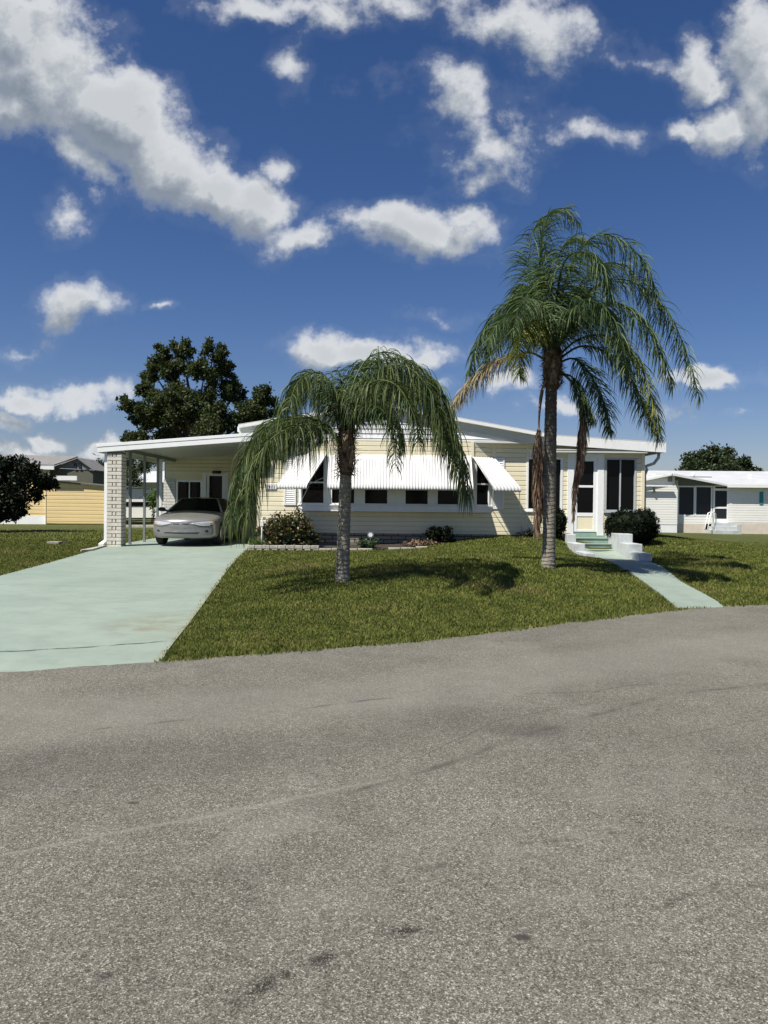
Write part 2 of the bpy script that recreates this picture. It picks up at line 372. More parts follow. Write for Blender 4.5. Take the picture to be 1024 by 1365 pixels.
# ------------------------------------------------------------------ terrain
curb_px = [(0, 897), (110, 889), (218, 882), (300, 876), (400, 868), (530, 858), (640, 846), (740, 833), (840, 821), (905, 813), (965, 808.5), (1024, 806)]
cpts = [G(x, y) for x, y in curb_px]; CX = np.array([p.x for p in cpts]); CY = np.array([p.y for p in cpts])
CX = np.concatenate([[-60, -14], CX, [9, 14, 60]]); CY = np.concatenate([[-8, 4.2], CY, [13.6, 15.8, 34]])
def Yc(x): return np.interp(x, CX, CY)
ctl = [(x, y, 0.) for x, y in zip(CX[1:-1], CY[1:-1])]
ctl += [(5.1, 13, .04), (5.3, 15, .15), (5.6, 18, .30), (5.5, 20, .34), (6.7, 18.3, .27), (7.2, 19.4, .45), (8.2, 17, .30), (4.6, 18.5, .38),
        (-.68, 12.5, .31), (3.1, 14.8, .40), (-3.0, 19.4, .35), (-1, 19.7, .37), (.5, 20.0, .42), (.5, 20.9, .49), (1.5, 20.9, .54), (2.5, 20.9, .66), (3.9, 20.9, .76), (4.7, 20.6, .74),
        (1.5, 18, .50), (3, 18, .56), (6.6, 20.6, .62), (7.3, 20.6, .62), (8.4, 20.4, .56), (10, 20, .40), (14, 20, .15), (10, 16, .18), (9, 30, .32), (16, 40, .05), (22, 50, -.1),
        (-5, 20.5, .36), (-7.2, 20.5, .35), (-6.8, 13, .18), (-2.9, 13, .17), (-4.7, 13, .17), (-2.5, 9.8, .06), (-5, 26, .38), (-7.3, 26, .38), (-5, 16.5, .27), (-9.5, 20.5, .32), (-10, 14, .18),
        (-12, 30, .33), (-18, 44, .22), (-8, 35, .35), (0, 35, .4), (-8, 60, .2), (-30, 44, .15), (-30, 20, .1), (30, 55, -.12), (40, 30, 0), (40, 80, 0), (0, 80, 0), (-40, 80, 0), (-50, 40, 0)]
ctl = np.array(ctl)
def tps(r2): return np.where(r2 > 1e-9, .5*r2*np.log(r2+1e-12), 0)
_A = ctl[:, :2]; _n = len(_A)
_K = tps(((_A[:, None]-_A[None])**2).sum(-1))+np.eye(_n)*.02; _Pm = np.c_[np.ones(_n), _A]
_W = np.linalg.solve(np.block([[_K, _Pm], [_Pm.T, np.zeros((3, 3))]]), np.r_[ctl[:, 2], 0, 0, 0])
def sgn(x, y): return (y-Yc(x))*.88
def H(x, y):
    x = np.asarray(x, dtype=float); y = np.asarray(y, dtype=float); sh = x.shape
    q = np.c_[x.ravel(), y.ravel()]; out = np.empty(len(q))
    for i in range(0, len(q), 20000):
        c = q[i:i+20000]; r2 = ((c[:, None]-_A[None])**2).sum(-1)
        out[i:i+20000] = tps(r2)@_W[:_n]+_W[_n]+c@_W[_n+1:]
    x1, y1 = q[:, 0], q[:, 1]
    fade = np.clip((85-np.hypot(x1, y1-20))/35, 0, 1); out = np.clip(out, -.2, .8)*fade
    s = sgn(x1, y1); e = np.clip((s+.02)/.35, 0, 1); e = e*e*(3-2*e)
    out = (np.maximum(out, 0) if False else out)*np.clip(s/.8, 0, 1)+(-.03+.05*e)*np.clip((40-np.abs(x1))/10, 0, 1)
    return out.reshape(sh)
def h1(x, y): return float(H(np.array([x]), np.array([y]))[0])

xs = np.unique(np.concatenate([np.arange(-14, 14.01, .25), np.arange(-60, -14, 2.), np.arange(14, 60, 2.), [-900, -400, -150, -90, 90, 150, 400, 900]]))
ys = np.unique(np.concatenate([np.arange(3, 27, .25), np.arange(27, 70, 2.), [-900, -300, -80, -20, -5, 85, 110, 160, 300, 600, 1200]]))
X, Y = np.meshgrid(xs, ys); Z = H(X, Y); Z = np.where((np.abs(X) > 70) | (Y > 100) | (Y < 0), -.04, Z)
V = np.stack([X, Y, Z], -1).reshape(-1, 3); nx = len(xs); idx = np.arange(len(V)).reshape(X.shape)
Q = np.stack([idx[:-1, :-1], idx[:-1, 1:], idx[1:, 1:], idx[1:, :-1]], -1).reshape(-1, 4)
tag(obj_arrays('ground', V, Q, M['turf'], smooth=True), kind='structure')

# road
xs = np.concatenate([[-60, -30], np.arange(-14, 14, .06), [30, 60]])
jit = np.interp(np.arange(len(xs)), np.arange(0, len(xs)+6, 6), rng.normal(0, .05, len(np.arange(0, len(xs)+6, 6))))+rng.normal(0, .008, len(xs))
top = np.c_[xs, Yc(xs)+.06+jit, np.zeros(len(xs))]; bot = np.c_[xs, np.full(len(xs), -40.), np.zeros(len(xs))]
V = np.r_[bot, top]; n = len(xs); a = np.arange(n-1)
tag(obj_arrays('road', V, np.c_[a, a+1, a+1+n, a+n], M['road']), kind='structure')

def ribbon(name, L, Rr, mat, up=.03, step=.2, thick=.12):
    """paved strip between two polylines given from the road up; follows the ground"""
    L = np.array(L, float); Rr = np.array(Rr, float); tt = [0]
    for i in range(1, len(L)): tt.append(tt[-1]+np.hypot(*(L[i]-L[i-1])))
    n = int(tt[-1]/step)+2; t = np.linspace(0, tt[-1], n)
    l = np.c_[np.interp(t, tt, L[:, 0]), np.interp(t, tt, L[:, 1])]; r = np.c_[np.interp(t, tt, Rr[:, 0]), np.interp(t, tt, Rr[:, 1])]
    m = 14; k = np.linspace(0, 1, m)
    g = l[:, None]*(1-k[None, :, None])+r[:, None]*k[None, :, None]
    z = H(g[..., 0], g[..., 1])+up
    g3 = np.concatenate([g, z[..., None]], -1)
    lo = g3[:, [0, -1]].copy(); lo[..., 2] -= thick
    g3 = np.concatenate([lo[:, :1], g3, lo[:, 1:]], 1); m += 2
    idx = np.arange(n*m).reshape(n, m)
    Q = np.stack([idx[:-1, :-1], idx[:-1, 1:], idx[1:, 1:], idx[1:, :-1]], -1).reshape(-1, 4)
    return obj_arrays(name, g3.reshape(-1, 3), Q, mat, smooth=False)
dl0 = G(-60, 900); dr0 = G(219, 881)
DR = [(dr0.x, dr0.y-.25), (-2.55, 10.8), (-2.98, 14.5), (-3.36, 18), (-3.5, 19.6), (-3.47, 26.0)]
DL = [(-8.2, float(Yc(-8.2))-.25), (-7.3, 9.5), (-6.85, 12.5), (-7.05, 16), (-7.4, 20.3), (-7.5, 26.0)]
tag(ribbon('driveway', DL, DR, M['drive'], .016), kind='structure')
WL = [(G(903, 812).x, G(903, 812).y+.0), (4.95, 15), (5.05, 17), (5.13, 18.6), (5.13, 20.2)]
WR = [(G(966, 809).x, G(966, 809).y+.0), (5.75, 14.8), (6.1, 16.8), (6.25, 18.2), (6.05, 20.2)]
tag(ribbon('front_walk', WL, WR, M['drive'], .03), kind='structure')

# grass blades, evenly dense in angular size
def inpoly(x, y, poly):
    c = np.zeros(x.shape, bool); n = len(poly)
    for i in range(n):
        x1, y1 = poly[i]; x2, y2 = poly[(i+1) % n]
        k = ((y1 > y) != (y2 > y)) & (x < (x2-x1)*(y-y1)/((y2-y1) if abs(y2-y1) > 1e-9 else 1e-9)+x1); c ^= k
    return c
drive_poly = DL+DR[::-1]; walk_poly = WL+WR[::-1]
N = 820000
u = rng.random(N); yy = 1/(1/7.2-(1/7.2-1/34)*u); yy = np.where(rng.random(N) < .45, yy, 7.2+(24-7.2)*rng.random(N))
xx = (rng.random(N)-.5)*1.12*yy; wide = rng.random(N) < .26; xx = np.where(wide, np.sign(xx)*(.56+.5*rng.random(N))*yy, xx)
k = (sgn(xx, yy) > .0+rng.normal(0, .04, N)+.05*np.sin(xx*3.1)*np.sin(xx*7.7+1)) & ~inpoly(xx+rng.normal(0, .035, N), yy+rng.normal(0, .035, N), drive_poly) & ~inpoly(xx+rng.normal(0, .03, N), yy+rng.normal(0, .03, N), walk_poly)
k &= ~((xx > -3.6) & (xx < 7.15) & (yy > 20.95)) & ~((xx > 4.9) & (xx < 6.4) & (yy > 18.2)) & ~((xx > -3.45) & (xx < .9) & (yy > 19.72))
xx = xx[k]; yy = yy[k]; n = len(xx); zz = np.maximum(H(xx, yy), .0)
sc_ = np.clip(yy/11, .7, 2.2); hh = (.018+.024*rng.random(n))*np.clip(sc_, .8, 1.3); ww = (.006+.009*rng.random(n))*sc_
edge = sgn(xx, yy) < .35; hh = np.where(edge, hh*1.25, hh)
an = rng.random(n)*2*np.pi; tl = rng.random(n)*.9; ta = rng.random(n)*2*np.pi
c, s = np.cos(an), np.sin(an)
b0 = np.c_[xx-c*ww, yy-s*ww, zz-.006]; b1 = np.c_[xx+c*ww, yy+s*ww, zz-.006]
tp = np.c_[xx+np.cos(ta)*tl*hh, yy+np.sin(ta)*tl*hh, zz+hh]
V = np.stack([b0, b1, tp], 1).reshape(-1, 3)
tag(obj_arrays('grass', V, np.arange(3*n), M['grass'], k=3), 'short coarse mown lawn grass with dry patches', 'grass', kind='stuff')

# ------------------------------------------------------------------ walls with lap siding
def siding(mb, fm, u0, u1, z0, z1, holes=(), pitch=.127, clip=None, depth=.020):
    zs = set([z0, z1]); k = math.floor(z0/pitch)
    while k*pitch < z1:
        if k*pitch > z0: zs.add(k*pitch)
        k += 1
    for h in holes:
        for z in h[2:4]:
            if z0 < z < z1: zs.add(z)
    zs = sorted(zs)
    for a, b in zip(zs[:-1], zs[1:]):
        if b-a < 1e-4: continue
        mid = (a+b)/2; kk = math.floor(mid/pitch); da = depth*(1-(a/pitch-kk)); db = depth*(1-(b/pitch-kk))
        iv = [(u0, u1)]
        for h in holes:
            if h[2] < mid < h[3]:
                nv = []
                for p, q in iv:
                    if h[1] <= p or h[0] >= q: nv.append((p, q)); continue
                    if h[0] > p: nv.append((p, h[0]))
                    if h[1] < q: nv.append((h[1], q))
                iv = nv
        for p, q in iv:
            pa, qa, pb, qb = p, q, p, q
            if clip: 
                ca, cb_ = clip(a), clip(b); pa, qa = max(p, ca[0]), min(q, ca[1]); pb, qb = max(p, cb_[0]), min(q, cb_[1])
                if qa <= pa: continue
                if qb < pb: qb = pb = (pb+qb)/2
            if b-a > pitch*.6 and abs(b/pitch-round(b/pitch)) < 1e-4 and not clip:   # dutch lap: face, then a cove under the next lip
                c_ = b-pitch*.22; dc = depth*.85; mb.quad(fm(p, a, da), fm(q, a, da), fm(q, c_, dc), fm(p, c_, dc)); mb.quad(fm(p, c_, dc), fm(q, c_, dc), fm(q, b, 0), fm(p, b, 0))
            else: mb.quad(fm(pa, a, da), fm(qa, a, da), fm(qb, b, db), fm(pb, b, db))
            if abs(a/pitch-round(a/pitch)) < 1e-4: mb.quad(fm(pa, a, 0), fm(qa, a, 0), fm(qa, a, da), fm(pa, a, da))
def front(Yw): return lambda u, z, d: (u, Yw-d, z)
def plane(ax, ay, bx, by):
    L = math.hypot(bx-ax, by-ay); tx, ty = (bx-ax)/L, (by-ay)/L; nx_, ny_ = ty, -tx
    return (lambda u, z, d: (ax+tx*u+nx_*d, ay+ty*u+ny_*d, z)), L
def fbox(mb, fm, u0, u1, z0, z1, d0, d1):
    mb.prism([fm(u0, z0, d0), fm(u1, z0, d0), fm(u1, z1, d0), fm(u0, z1, d0)], Vector(fm(u0, z0, d1))-Vector(fm(u0, z0, d0)))
def window(parent, fm, u0, u1, z0, z1, fr=.05, mull=(), rails=(), mat='white', glass='glass', sill=True, proud=.03, inset=.03, label=None):
    """frame as the part; pane and sill as its sub-parts"""
    f = MB()
    fbox(f, fm, u0, u0+fr, z0, z1, -inset-.02, proud); fbox(f, fm, u1-fr, u1, z0, z1, -inset-.02, proud)
    fbox(f, fm, u0+fr, u1-fr, z1-fr, z1, -inset-.02, proud-.002); fbox(f, fm, u0+fr, u1-fr, z0, z0+fr, -inset-.02, proud-.002)
    for q in mull: fbox(f, fm, q-.018, q+.018, z0+fr, z1-fr, -inset-.015, .0)
    for q in rails: fbox(f, fm, u0+fr, u1-fr, q-.02, q+.02, -inset-.012, .005)
    o = f.build('window', M[mat], parent, bevel=.004)
    if label: o['label'] = label
    g = MB(); fbox(g, fm, u0+fr-.01, u1-fr+.01, z0+fr-.01, z1-fr+.01, -inset-.03, -inset-.018); g.build('pane', M[glass], o)
    if sill:
        s = MB(); fbox(s, fm, u0-.03, u1+.03, z0-.035, z0-.002, 0, proud+.035); s.build('sill', M[mat], o, bevel=.004)
    return o

YW = 21.0; YB = 20.74
home = thing('mobile_home', (2, YW, .6), 'cream sided single storey home with white gable roof and corrugated window awnings', 'house')
def hx(px, Yp=YW): return XZ(px, 650, Yp)[0]
XL, XR = hx(343), hx(858)
XA, XB, XC, XD = -2.36, -1.52, 2.36, 2.97
zs_bot = .62           # siding bottom on the left
XS = hx(703)
# gable roof line
def zroof(x):          # top edge of the front roof cap
    ax, az = -.25, 4.30
    if x < 4.43: return az-.171*abs(x-ax)
    return az-.171*(4.43-ax)-.058*(x-4.43)
ZS = 3.31
win_l = (XZ(700, 1, YW)[0], XZ(752, 1, YW)[0])
# main front wall (flat plane), with sunroom openings
W1 = (hx(738)-.75, hx(750), 1.46, 2.93); DOOR = (hx(757), hx(801), .88, 2.98); W2 = (hx(806), hx(848), 1.46, 2.93)
w = MB(); fm = front(YW)
siding(w, fm, XL+.05, XA, .80, ZS); siding(w, fm, XD, XS, .80, ZS)
siding(w, fm, XS, XR-.05, .55, ZS, holes=[(W1[0]+.02, W1[1]-.02, W1[2], W1[3]), (DOOR[0], DOOR[1], .5, DOOR[3]), (W2[0]+.02, W2[1]-.02, W2[2], W2[3])])
# side walls (left inside the carport, right)
fl, L = plane(XL, 30, XL, YW); siding(w, fl, 0, L, .5, ZS)
fr_, L = plane(XR, YW, XR, 30); siding(w, fr_, 0, L, .5, ZS)
w.quad((XL, 30, .3), (XR, 30, .3), (XR, 30, 3.3), (XL, 30, 3.3))
# wall under the bay
fbay, LB = plane(XA, YW, XB, YB); fbay2, LB2 = plane(XC, YB, XD, YW)
siding(w, fm, XA, XD, .80, 1.42)
# bay upper wall
siding(w, front(YB), XB, XC, 2.86, ZS); siding(w, fbay, 0, LB, 2.86, ZS); siding(w, fbay2, 0, LB2, 2.86, ZS)
wall = w.build('wall', M['cream'], home)
# dark interior backing so windows never show daylight
b = MB(); b.box(XS+.05, XR-.1, YW+.25, YW+.3, .6, 3.2); b.box(XA+.1, XD-.1, YW+.3, YW+.35, 1.3, 3.1); b.build('window_backing', M['black'], home)
# bay box: panels, sill, windows
bay = MB()
ZB0, ZB1, ZBW = 1.40, 2.90, 1.58
bay.prism([(XA-.02, YW+.02, ZB0), (XB-.02, YB-.06, ZB0), (XC+.02, YB-.06, ZB0), (XD+.02, YW+.02, ZB0)], (0, 0, .035))
cw = []
for a, c in ((441, 474), (485, 518), (539, 572), (582, 613)):
    cw.append((XZ(a, 660, YB)[0], XZ(c, 660, YB)[0]))
fb = front(YB)
prev = XB
for a, c in cw+[(XC, XC)]:
    if a-prev > .02: fbox(bay, fb, prev, a, ZB0+.035, ZB1, -.04, 0)
    prev = c
for a, c in cw:
    fbox(bay, fb, a, c, ZB0+.035, ZBW, -.04, 0)
fbox(bay, fbay, 0, .10, ZB0+.035, ZB1, -.04, 0); fbox(bay, fbay, LB-.09, LB, ZB0+.035, ZB1, -.04, 0); fbox(bay, fbay, .10, LB-.09, ZB0+.035, ZBW, -.04, 0)
fbox(bay, fbay2, 0, .12, ZB0+.035, ZB1, -.04, 0); fbox(bay, fbay2, LB2-.10, LB2, ZB0+.035, ZB1, -.04, 0); fbox(bay, fbay2, .12, LB2-.10, ZB0+.035, ZBW, -.04, 0)
bayo = bay.build('bay_window_surround', M['white'], home)
for a, c in cw: window(home, fb, a, c, ZBW, ZB1, .035, rails=(2.13,), sill=False, proud=.012, inset=.02)
window(home, fbay, .10, LB-.09, ZBW, ZB1, .035, rails=(2.17,), sill=False, proud=.012, inset=.02)
window(home, fbay2, .12, LB2-.10, ZBW, ZB1, .035, rails=(2.17,), sill=False, proud=.012, inset=.02)
s = MB()
s.prism([(XA-.06, YW-.0, ZBW-.03), (XB-.04, YB-.07, ZBW-.03), (XC+.04, YB-.07, ZBW-.03), (XD+.06, YW-.0, ZBW-.03)], (0, 0, .03))
s.build('bay_sill', M['white'], home, bevel=.004)
# trims
for a in ((XL-.02, XL+.07, YW-.03, YW+.05, .80, ZS), (XR-.07, XR+.02, YW-.03, YW+.05, .55, ZS), (XS-.03, XS+.03, YW-.028, YW, .80, ZS), (XD-.02, XD+.06, YW-.03, YW, 2.86, ZS), (XB-.05, XB+.03, YB-.02, YB+.02, 2.86, ZS), (XC-.03, XC+.05, YB-.02, YB+.02, 2.86, ZS)):
    t_ = MB(); t_.box(*a); t_.build('corner_trim', M['cream'], home, bevel=.004)
# gable: face, frieze trim, rake board, cap
YG = 20.78
gb = MB(); siding(gb, front(YG), -3.9, 4.6, ZS+.02, 4.2, clip=lambda z: (-.25-(4.26-z-.06)/.171, -.25+(4.26-z-.06)/.171), pitch=.13)
gb.build('gable_panel', M['white'], home)
tr = MB(); tr.box(-3.9, 4.43, YG-.03, YW, ZS-.03, ZS+.02); tr.box(4.43, 7.1, YG-.02, YW, zroof(7)-.30, zroof(7)-.26); tr.build('soffit', M['soffit'], home)
def strip(mb, x0, x1, top0, bot0, y0, y1):
    mb.prism([(x0, y0, zroof(x0)+bot0), (x1, y0, zroof(x1)+bot0), (x1, y0, zroof(x1)+top0), (x0, y0, zroof(x0)+top0)], (0, y1-y0, 0))
rk = MB(); strip(rk, -3.93, -.25, -.075, -.29, YG-.05, YG-.004); strip(rk, -.25, 4.43, -.075, -.29, YG-.05, YG-.004)
rk.build('rake_board', M['soffit'], home)
fc = MB()
XE = XZ(891, 592, 20.6)[0]
strip(fc, -3.93, -.25, 0, -.075, YG-.17, YG); strip(fc, -.25, 4.43, 0, -.075, YG-.17, YG)
strip(fc, 4.43, XE, 0, -.25, YG-.035, YG+.0)
fc.build('fascia', M['white'], home, bevel=.005)
rf = MB()
for x0, x1 in ((-3.93, -.25), (-.25, 4.43), (4.43, XE)):
    yr = YG-.16 if x1 < 5 else YG-.033
    rf.prism([(x0, yr, zroof(x0)+.003), (x1, yr, zroof(x1)+.003), (x1, yr, zroof(x1)+.035), (x0, yr, zroof(x0)+.035)], (0, 10, 0))
roof = rf.build('roof', M['roofmetal'], home)
# underside of the sunroom overhang + side gutter and downspout
so = MB(); so.box(XR-.1, XE-.02, YG+.01, 30, zroof(XE)-.20, zroof(XE)-.17); so.box(4.43, XR, YG+.002, YW, zroof(7.3)-.22, zroof(7.3)-.19); so.build('soffit', M['soffit'], home)
lg = MB(); lg.prism([(-3.98, YG-.02, zroof(-3.93)-.02), (-3.98, YG-.02, zroof(-3.93)-.16), (-3.86, YG-.02, zroof(-3.93)-.16), (-3.80, YG-.02, zroof(-3.93)+.0)], (0, 10, 0)); lg.build('gutter', M['white'], home)
gt = MB(); gt.prism([(XE-.12, YG, zroof(XE)-.24), (XE, YG, zroof(XE)-.24), (XE, YG, zroof(XE)-.08), (XE-.12, YG, zroof(XE)-.08)], (0, 9.5, 0)); gto = gt.build('gutter', M['aluwhite'], home)
ds = MB(); zt = zroof(XE)-.22
ds.tube([(XE-.07, 21.1, zt), (XE-.08, 21.1, zt-.14), (XE-.2, 21.1, zt-.3), (XE-.42, 21.1, zt-.38), (XR+.12, 21.1, zt-.47), (XR+.06, 21.1, zt-.62), (XR+.06, 21.1, .6)], .042, 10)
dso = ds.build('downspout', M['aluwhite'], home)
# foundation
fo = MB(); fo.box(XL+.02, XS, YW+.01, YW+.2, .2, .81); fo.box(XS, XR-.02, YW+.02, YW+.2, .2, .56)
fo.box(XL+.02, XL+.2, YW+.2, 30, .2, .6); fo.box(XR-.2, XR-.02, YW+.2, 30, .2, .6)
fo.build('foundation', M['skirt'], home)
# shutters
def shutter(u0, u1, z0, z1, m_='white'):
    s = MB(); fbox(s, fm, u0, u0+.045, z0, z1, 0.016, .045); fbox(s, fm, u1-.045, u1, z0, z1, .016, .045)
    fbox(s, fm, u0+.045, u1-.045, z0, z0+.05, .016, .044); fbox(s, fm, u0+.045, u1-.045, z1-.05, z1, .016, .044); fbox(s, fm, u0+.04, u1-.04, z0+.02, z1-.02, .016, .022)
    z = z0+.06
    while z < z1-.06:
        s.prism([fm(u0+.045, z, .024), fm(u1-.045, z, .024), fm(u1-.045, z, .040), fm(u0+.045, z, .040)], Vector(fm(0, .04, .022))-Vector(fm(0, 0, .040))); z += .052
    return s.build('shutter', M[m_], home)
shutter(hx(379), hx(395), 1.55, 2.9); shutter(hx(656.5), hx(672), 1.50, 2.9)
# corrugated awnings with their arms
def awning(a, b_, c, d, name='awning', drop=.10, n=None, arms=()):
    """a,b top edge; c,d bottom edge below a,b"""
    a, b_, c, d = map(Vector, (a, b_, c, d)); L = (b_-a).length; n = n or int(L/.075)
    nrm = (b_-a).cross(c-a).normalized()
    if nrm.z < 0: nrm = -nrm
    V = []; Q = []; steps = n*6; rows = 9
    for i in range(steps+1):
        u = i/steps; ph = (i % 6)/6; o = .012*math.cos(2*math.pi*ph)
        for r in range(rows):
            v = min(1, r/(rows-3)); p = (a.lerp(b_, u)).lerp(c.lerp(d, u), v)+nrm*o
            if r == rows-2: p = p+Vector((0, 0, -.035))+(c-a).normalized()*.03
            if r == rows-1: p = p+Vector((0, 0, -drop))+(c-a).normalized()*.035
            V.append(tuple(p))
    for i in range(steps):
        for r in range(rows-1):
            k = i*rows+r; Q.append((k, k+1, k+1+rows, k+rows))
    o = obj_arrays(name, V, Q, M['awn'], home, smooth=True)
    sm = o.modifiers.new('thickness', 'SOLIDIFY'); sm.thickness = .003
    ar = MB()
    for p, q in arms: ar.tube([p, q], .009, 6)
    for p, q in ((a, b_), (c+Vector((0, 0, -.02)), d+Vector((0, 0, -.02)))): ar.tube([p+nrm*-.02, q+nrm*-.02], .012, 6)
    for e0, e1 in ((a, c), (b_, d)): ar.tube([e0+nrm*-.014, e1+nrm*-.014], .010, 6)
    ar.build('awning_frame', M['galv'], o)
    return o
YO = YB-.62; ZT, ZO = 2.93, 2.10
awning((XB+.03, YB-.03, ZT), (XC-.03, YB-.03, ZT), (XB+.03, YO, ZO), (XC-.03, YO, ZO), arms=[((XB+.08, YO+.03, ZO-.03), (XB+.08, YB, 1.75)), ((XC-.08, YO+.03, ZO-.03), (XC-.08, YB, 1.75))])
xl0, xl1 = XZ(369, 640, YO+.1)[0], XZ(410, 640, YO)[0]
awning((XA+.0, YW-.03, ZT), (XB-.04, YB-.03, ZT), (xl0, YO+.22, ZO), (xl1, YO, ZO), arms=[((xl1+.03, YO+.05, ZO-.05), (XA+.02, YW-.02, 1.5)), ((xl1, YO+.05, ZO-.02), (XB-.02, YB, 2.35))])
xr0, xr1 = XZ(657, 640, YO)[0], XZ(695, 640, YO+.1)[0]
awning((XC+.04, YB-.03, ZT-.03), (XD+.02, YW-.03, ZT-.03), (xr0, YO, ZO-.02), (xr1, YO+.22, ZO-.02), arms=[((xr0+.02, YO+.05, ZO-.04), (XD+.0, YW-.02, 1.45)), ((xr1-.03, YO+.25, ZO-.05), (XD+.8, YW-.03, .85))])
# house number plaque
nb = MB(); x0 = hx(354); nb.box(x0, x0+.30, YW-.05, YW-.018, XZ(360, 652, YW)[1], XZ(360, 652, YW)[1]+.15); plq = nb.build('number_plaque', M['white'], home, bevel=.005)
cu = bpy.data.curves.new('digits', 'FONT'); cu.body = '1911'; cu.size = .125; cu.extrude = .004; cu.space_character = 1.05
to = bpy.data.objects.new('digits_tmp', cu); col.objects.link(to)
dg = bpy.context.evaluated_depsgraph_get(); me = bpy.data.meshes.new_from_object(to.evaluated_get(dg)); bpy.data.objects.remove(to)
me.transform(Matrix.Translation(Vector((x0+.015, YW-.055, XZ(360, 652, YW)[1]+.018))-wloc(plq)) @ Matrix.Rotation(R(90), 4, 'X')); me.materials.clear(); me.materials.append(M['numeral'])
dgo = bpy.data.objects.new('house_number', me); col.objects.link(dgo); dgo.parent = plq
# sunroom windows and door
window(home, fm, W1[0], W1[1], W1[2], W1[3], .06, sill=True, mat='white'); window(home, fm, W2[0], W2[1], W2[2], W2[3], .05, mull=((W2[0]+W2[1])/2,), mat='aluwhite')
dsu = MB(); z1 = DOOR[3]
fbox(dsu, fm, DOOR[0]-.02, DOOR[0]+.16, .8, z1+.06, -.06, .035); fbox(dsu, fm, DOOR[1]-.10, DOOR[1]+.08, .8, z1+.06, -.06, .035); fbox(dsu, fm, DOOR[0]+.16, DOOR[1]-.10, z1-.05, z1+.06, -.06, .033)
fbox(dsu, fm, W1[0], XR-.08, z1+.062, z1+.16, 0, .02)
dsu.build('door_surround', M['white'], home, bevel=.005)
d0, d1 = DOOR[0]+.16, DOOR[1]-.10; dd = MB()
fbox(dd, fm, d0, d0+.10, .9, z1-.05, -.03, .01); fbox(dd, fm, d1-.10, d1, .9, z1-.05, -.03, .01)
for a, c in ((z1-.15, z1-.05), (2.11, 2.17), (1.32, 1.42), (.9, .96)): fbox(dd, fm, d0+.10, d1-.10, a, c, -.03, .008)
door = dd.build('storm_door', M['white'], home, bevel=.004)
pn = MB(); fbox(pn, fm, d0+.10, d1-.10, .96, 1.32, -.025, -.005); pn.build('kick_panel', M['cream'], door)
for a, c in ((2.17, z1-.15), (1.42, 2.11)):
    pn = MB(); fbox(pn, fm, d0+.09, d1-.09, a-.01, c+.01, -.025, -.02); pn.build('pane', M['glass'], door)
hd = MB(); hd.tube([fm(d0+.05, 1.78, .0), fm(d0+.05, 1.78, .05), fm(d0+.05, 1.92, .05), fm(d0+.05, 1.92, .0)], .008, 6); hd.build('handle', M['alu'], door)

# ------------------------------------------------------------------ front steps
st = thing('front_steps', (5.6, 20.2, .33), 'mint green front steps between stepped white masonry side walls', 'steps')
tz = [(.75, 20.7, 21.0), (.61, 20.4, 20.7), (.47, 20.1, 20.4)]
q = MB()
for z, y0, y1 in tz: q.box(5.0, 6.05, y0, YW-.03, .1, z-.03) if y0 > 20.6 else q.box(5.0, 6.05, y0, y1+.0, .1, z-.03)
q.build('riser', M['mintstep'], st)
for z, y0, y1 in tz:
    s = MB(); s.box(5.0, 6.05, y0-.025, y1-.026, z-.028, z); s.build('tread', M['drive'], st, bevel=.006)
q = MB(); q.box(5.02, 6.04, YW-.03, YW+.1, .5, .88); q.build('door_sill', M['mintstep'], st)
for sx, pr in ((6.05, [(19.7, 20.96, .90), (18.95, 19.7, .68), (18.25, 18.95, .49)]), (4.80, [(20.1, 20.96, .86), (19.2, 20.1, .66), (18.3, 19.2, .48)])):
    q = MB()
    for y0, y1, z in pr: q.box(sx, sx+(.34 if sx > 6 else .24), y0, y1, .0, z)
    q.build('side_wall', M['white_old'], st, bevel=.012)
uc = MB(); c = G(832, 763, .25); uc.tube([(c.x, c.y, h1(c.x, c.y)+.03), (c.x, c.y, h1(c.x, c.y)+.045)], .10, 20)
tag(uc.build('utility_cover', M['black']), 'small round dark utility cover set in the mint walkway', 'utility cover')

# ------------------------------------------------------------------ carport
cp = thing('carport', (-5.6, 20.55, .36), 'white flat roofed carport with block pillar and slim posts left of the home', 'carport')
YF = 20.55
lt = P(130, 593, YF); rt = P(327, 578.5, YF)
lx, lz, rx, rz = lt.x, lt.z, XL-.01, rt.z
def zc(x): return lz+(rz-lz)*(x-lx)/(rt.x-lx)
r_ = MB(); r_.prism([(lx, YF+.06, zc(lx)-.02), (rx, YF+.06, zc(rx)-.02), (rx, YF+.06, zc(rx)-.10), (lx, YF+.06, zc(lx)-.10)], (0, 5.5, 0)); r_.build('roof', M['soffit'], cp)
f_ = MB()
f_.prism([(lx, YF, zc(lx)-.065), (rx, YF, zc(rx)-.065), (rx, YF, zc(rx)-.20), (lx, YF, zc(lx)-.20)], (0, .06, 0))
f_.prism([(lx-.03, YF-.010, zc(lx)+.02), (rx, YF-.010, zc(rx)+.02), (rx, YF-.010, zc(rx)-.062), (lx-.03, YF-.010, zc(lx)-.062)], (0, .065, 0))
f_.prism([(lx, YF+.06, zc(lx)+.02), (lx, 26.0, zc(lx)+.02), (lx, 26.0, zc(lx)-.2), (lx, YF+.06, zc(lx)-.2)], (.05, 0, 0))
f_.build('fascia', M['white'], cp, bevel=.004)
XBm = -7.08
bm_ = MB(); bm_.box(XBm-.03, XBm+.03, YF+.45, 26.0, zc(XBm)-.20, zc(XBm)-.10); bm_.build('beam', M['alu'], cp)
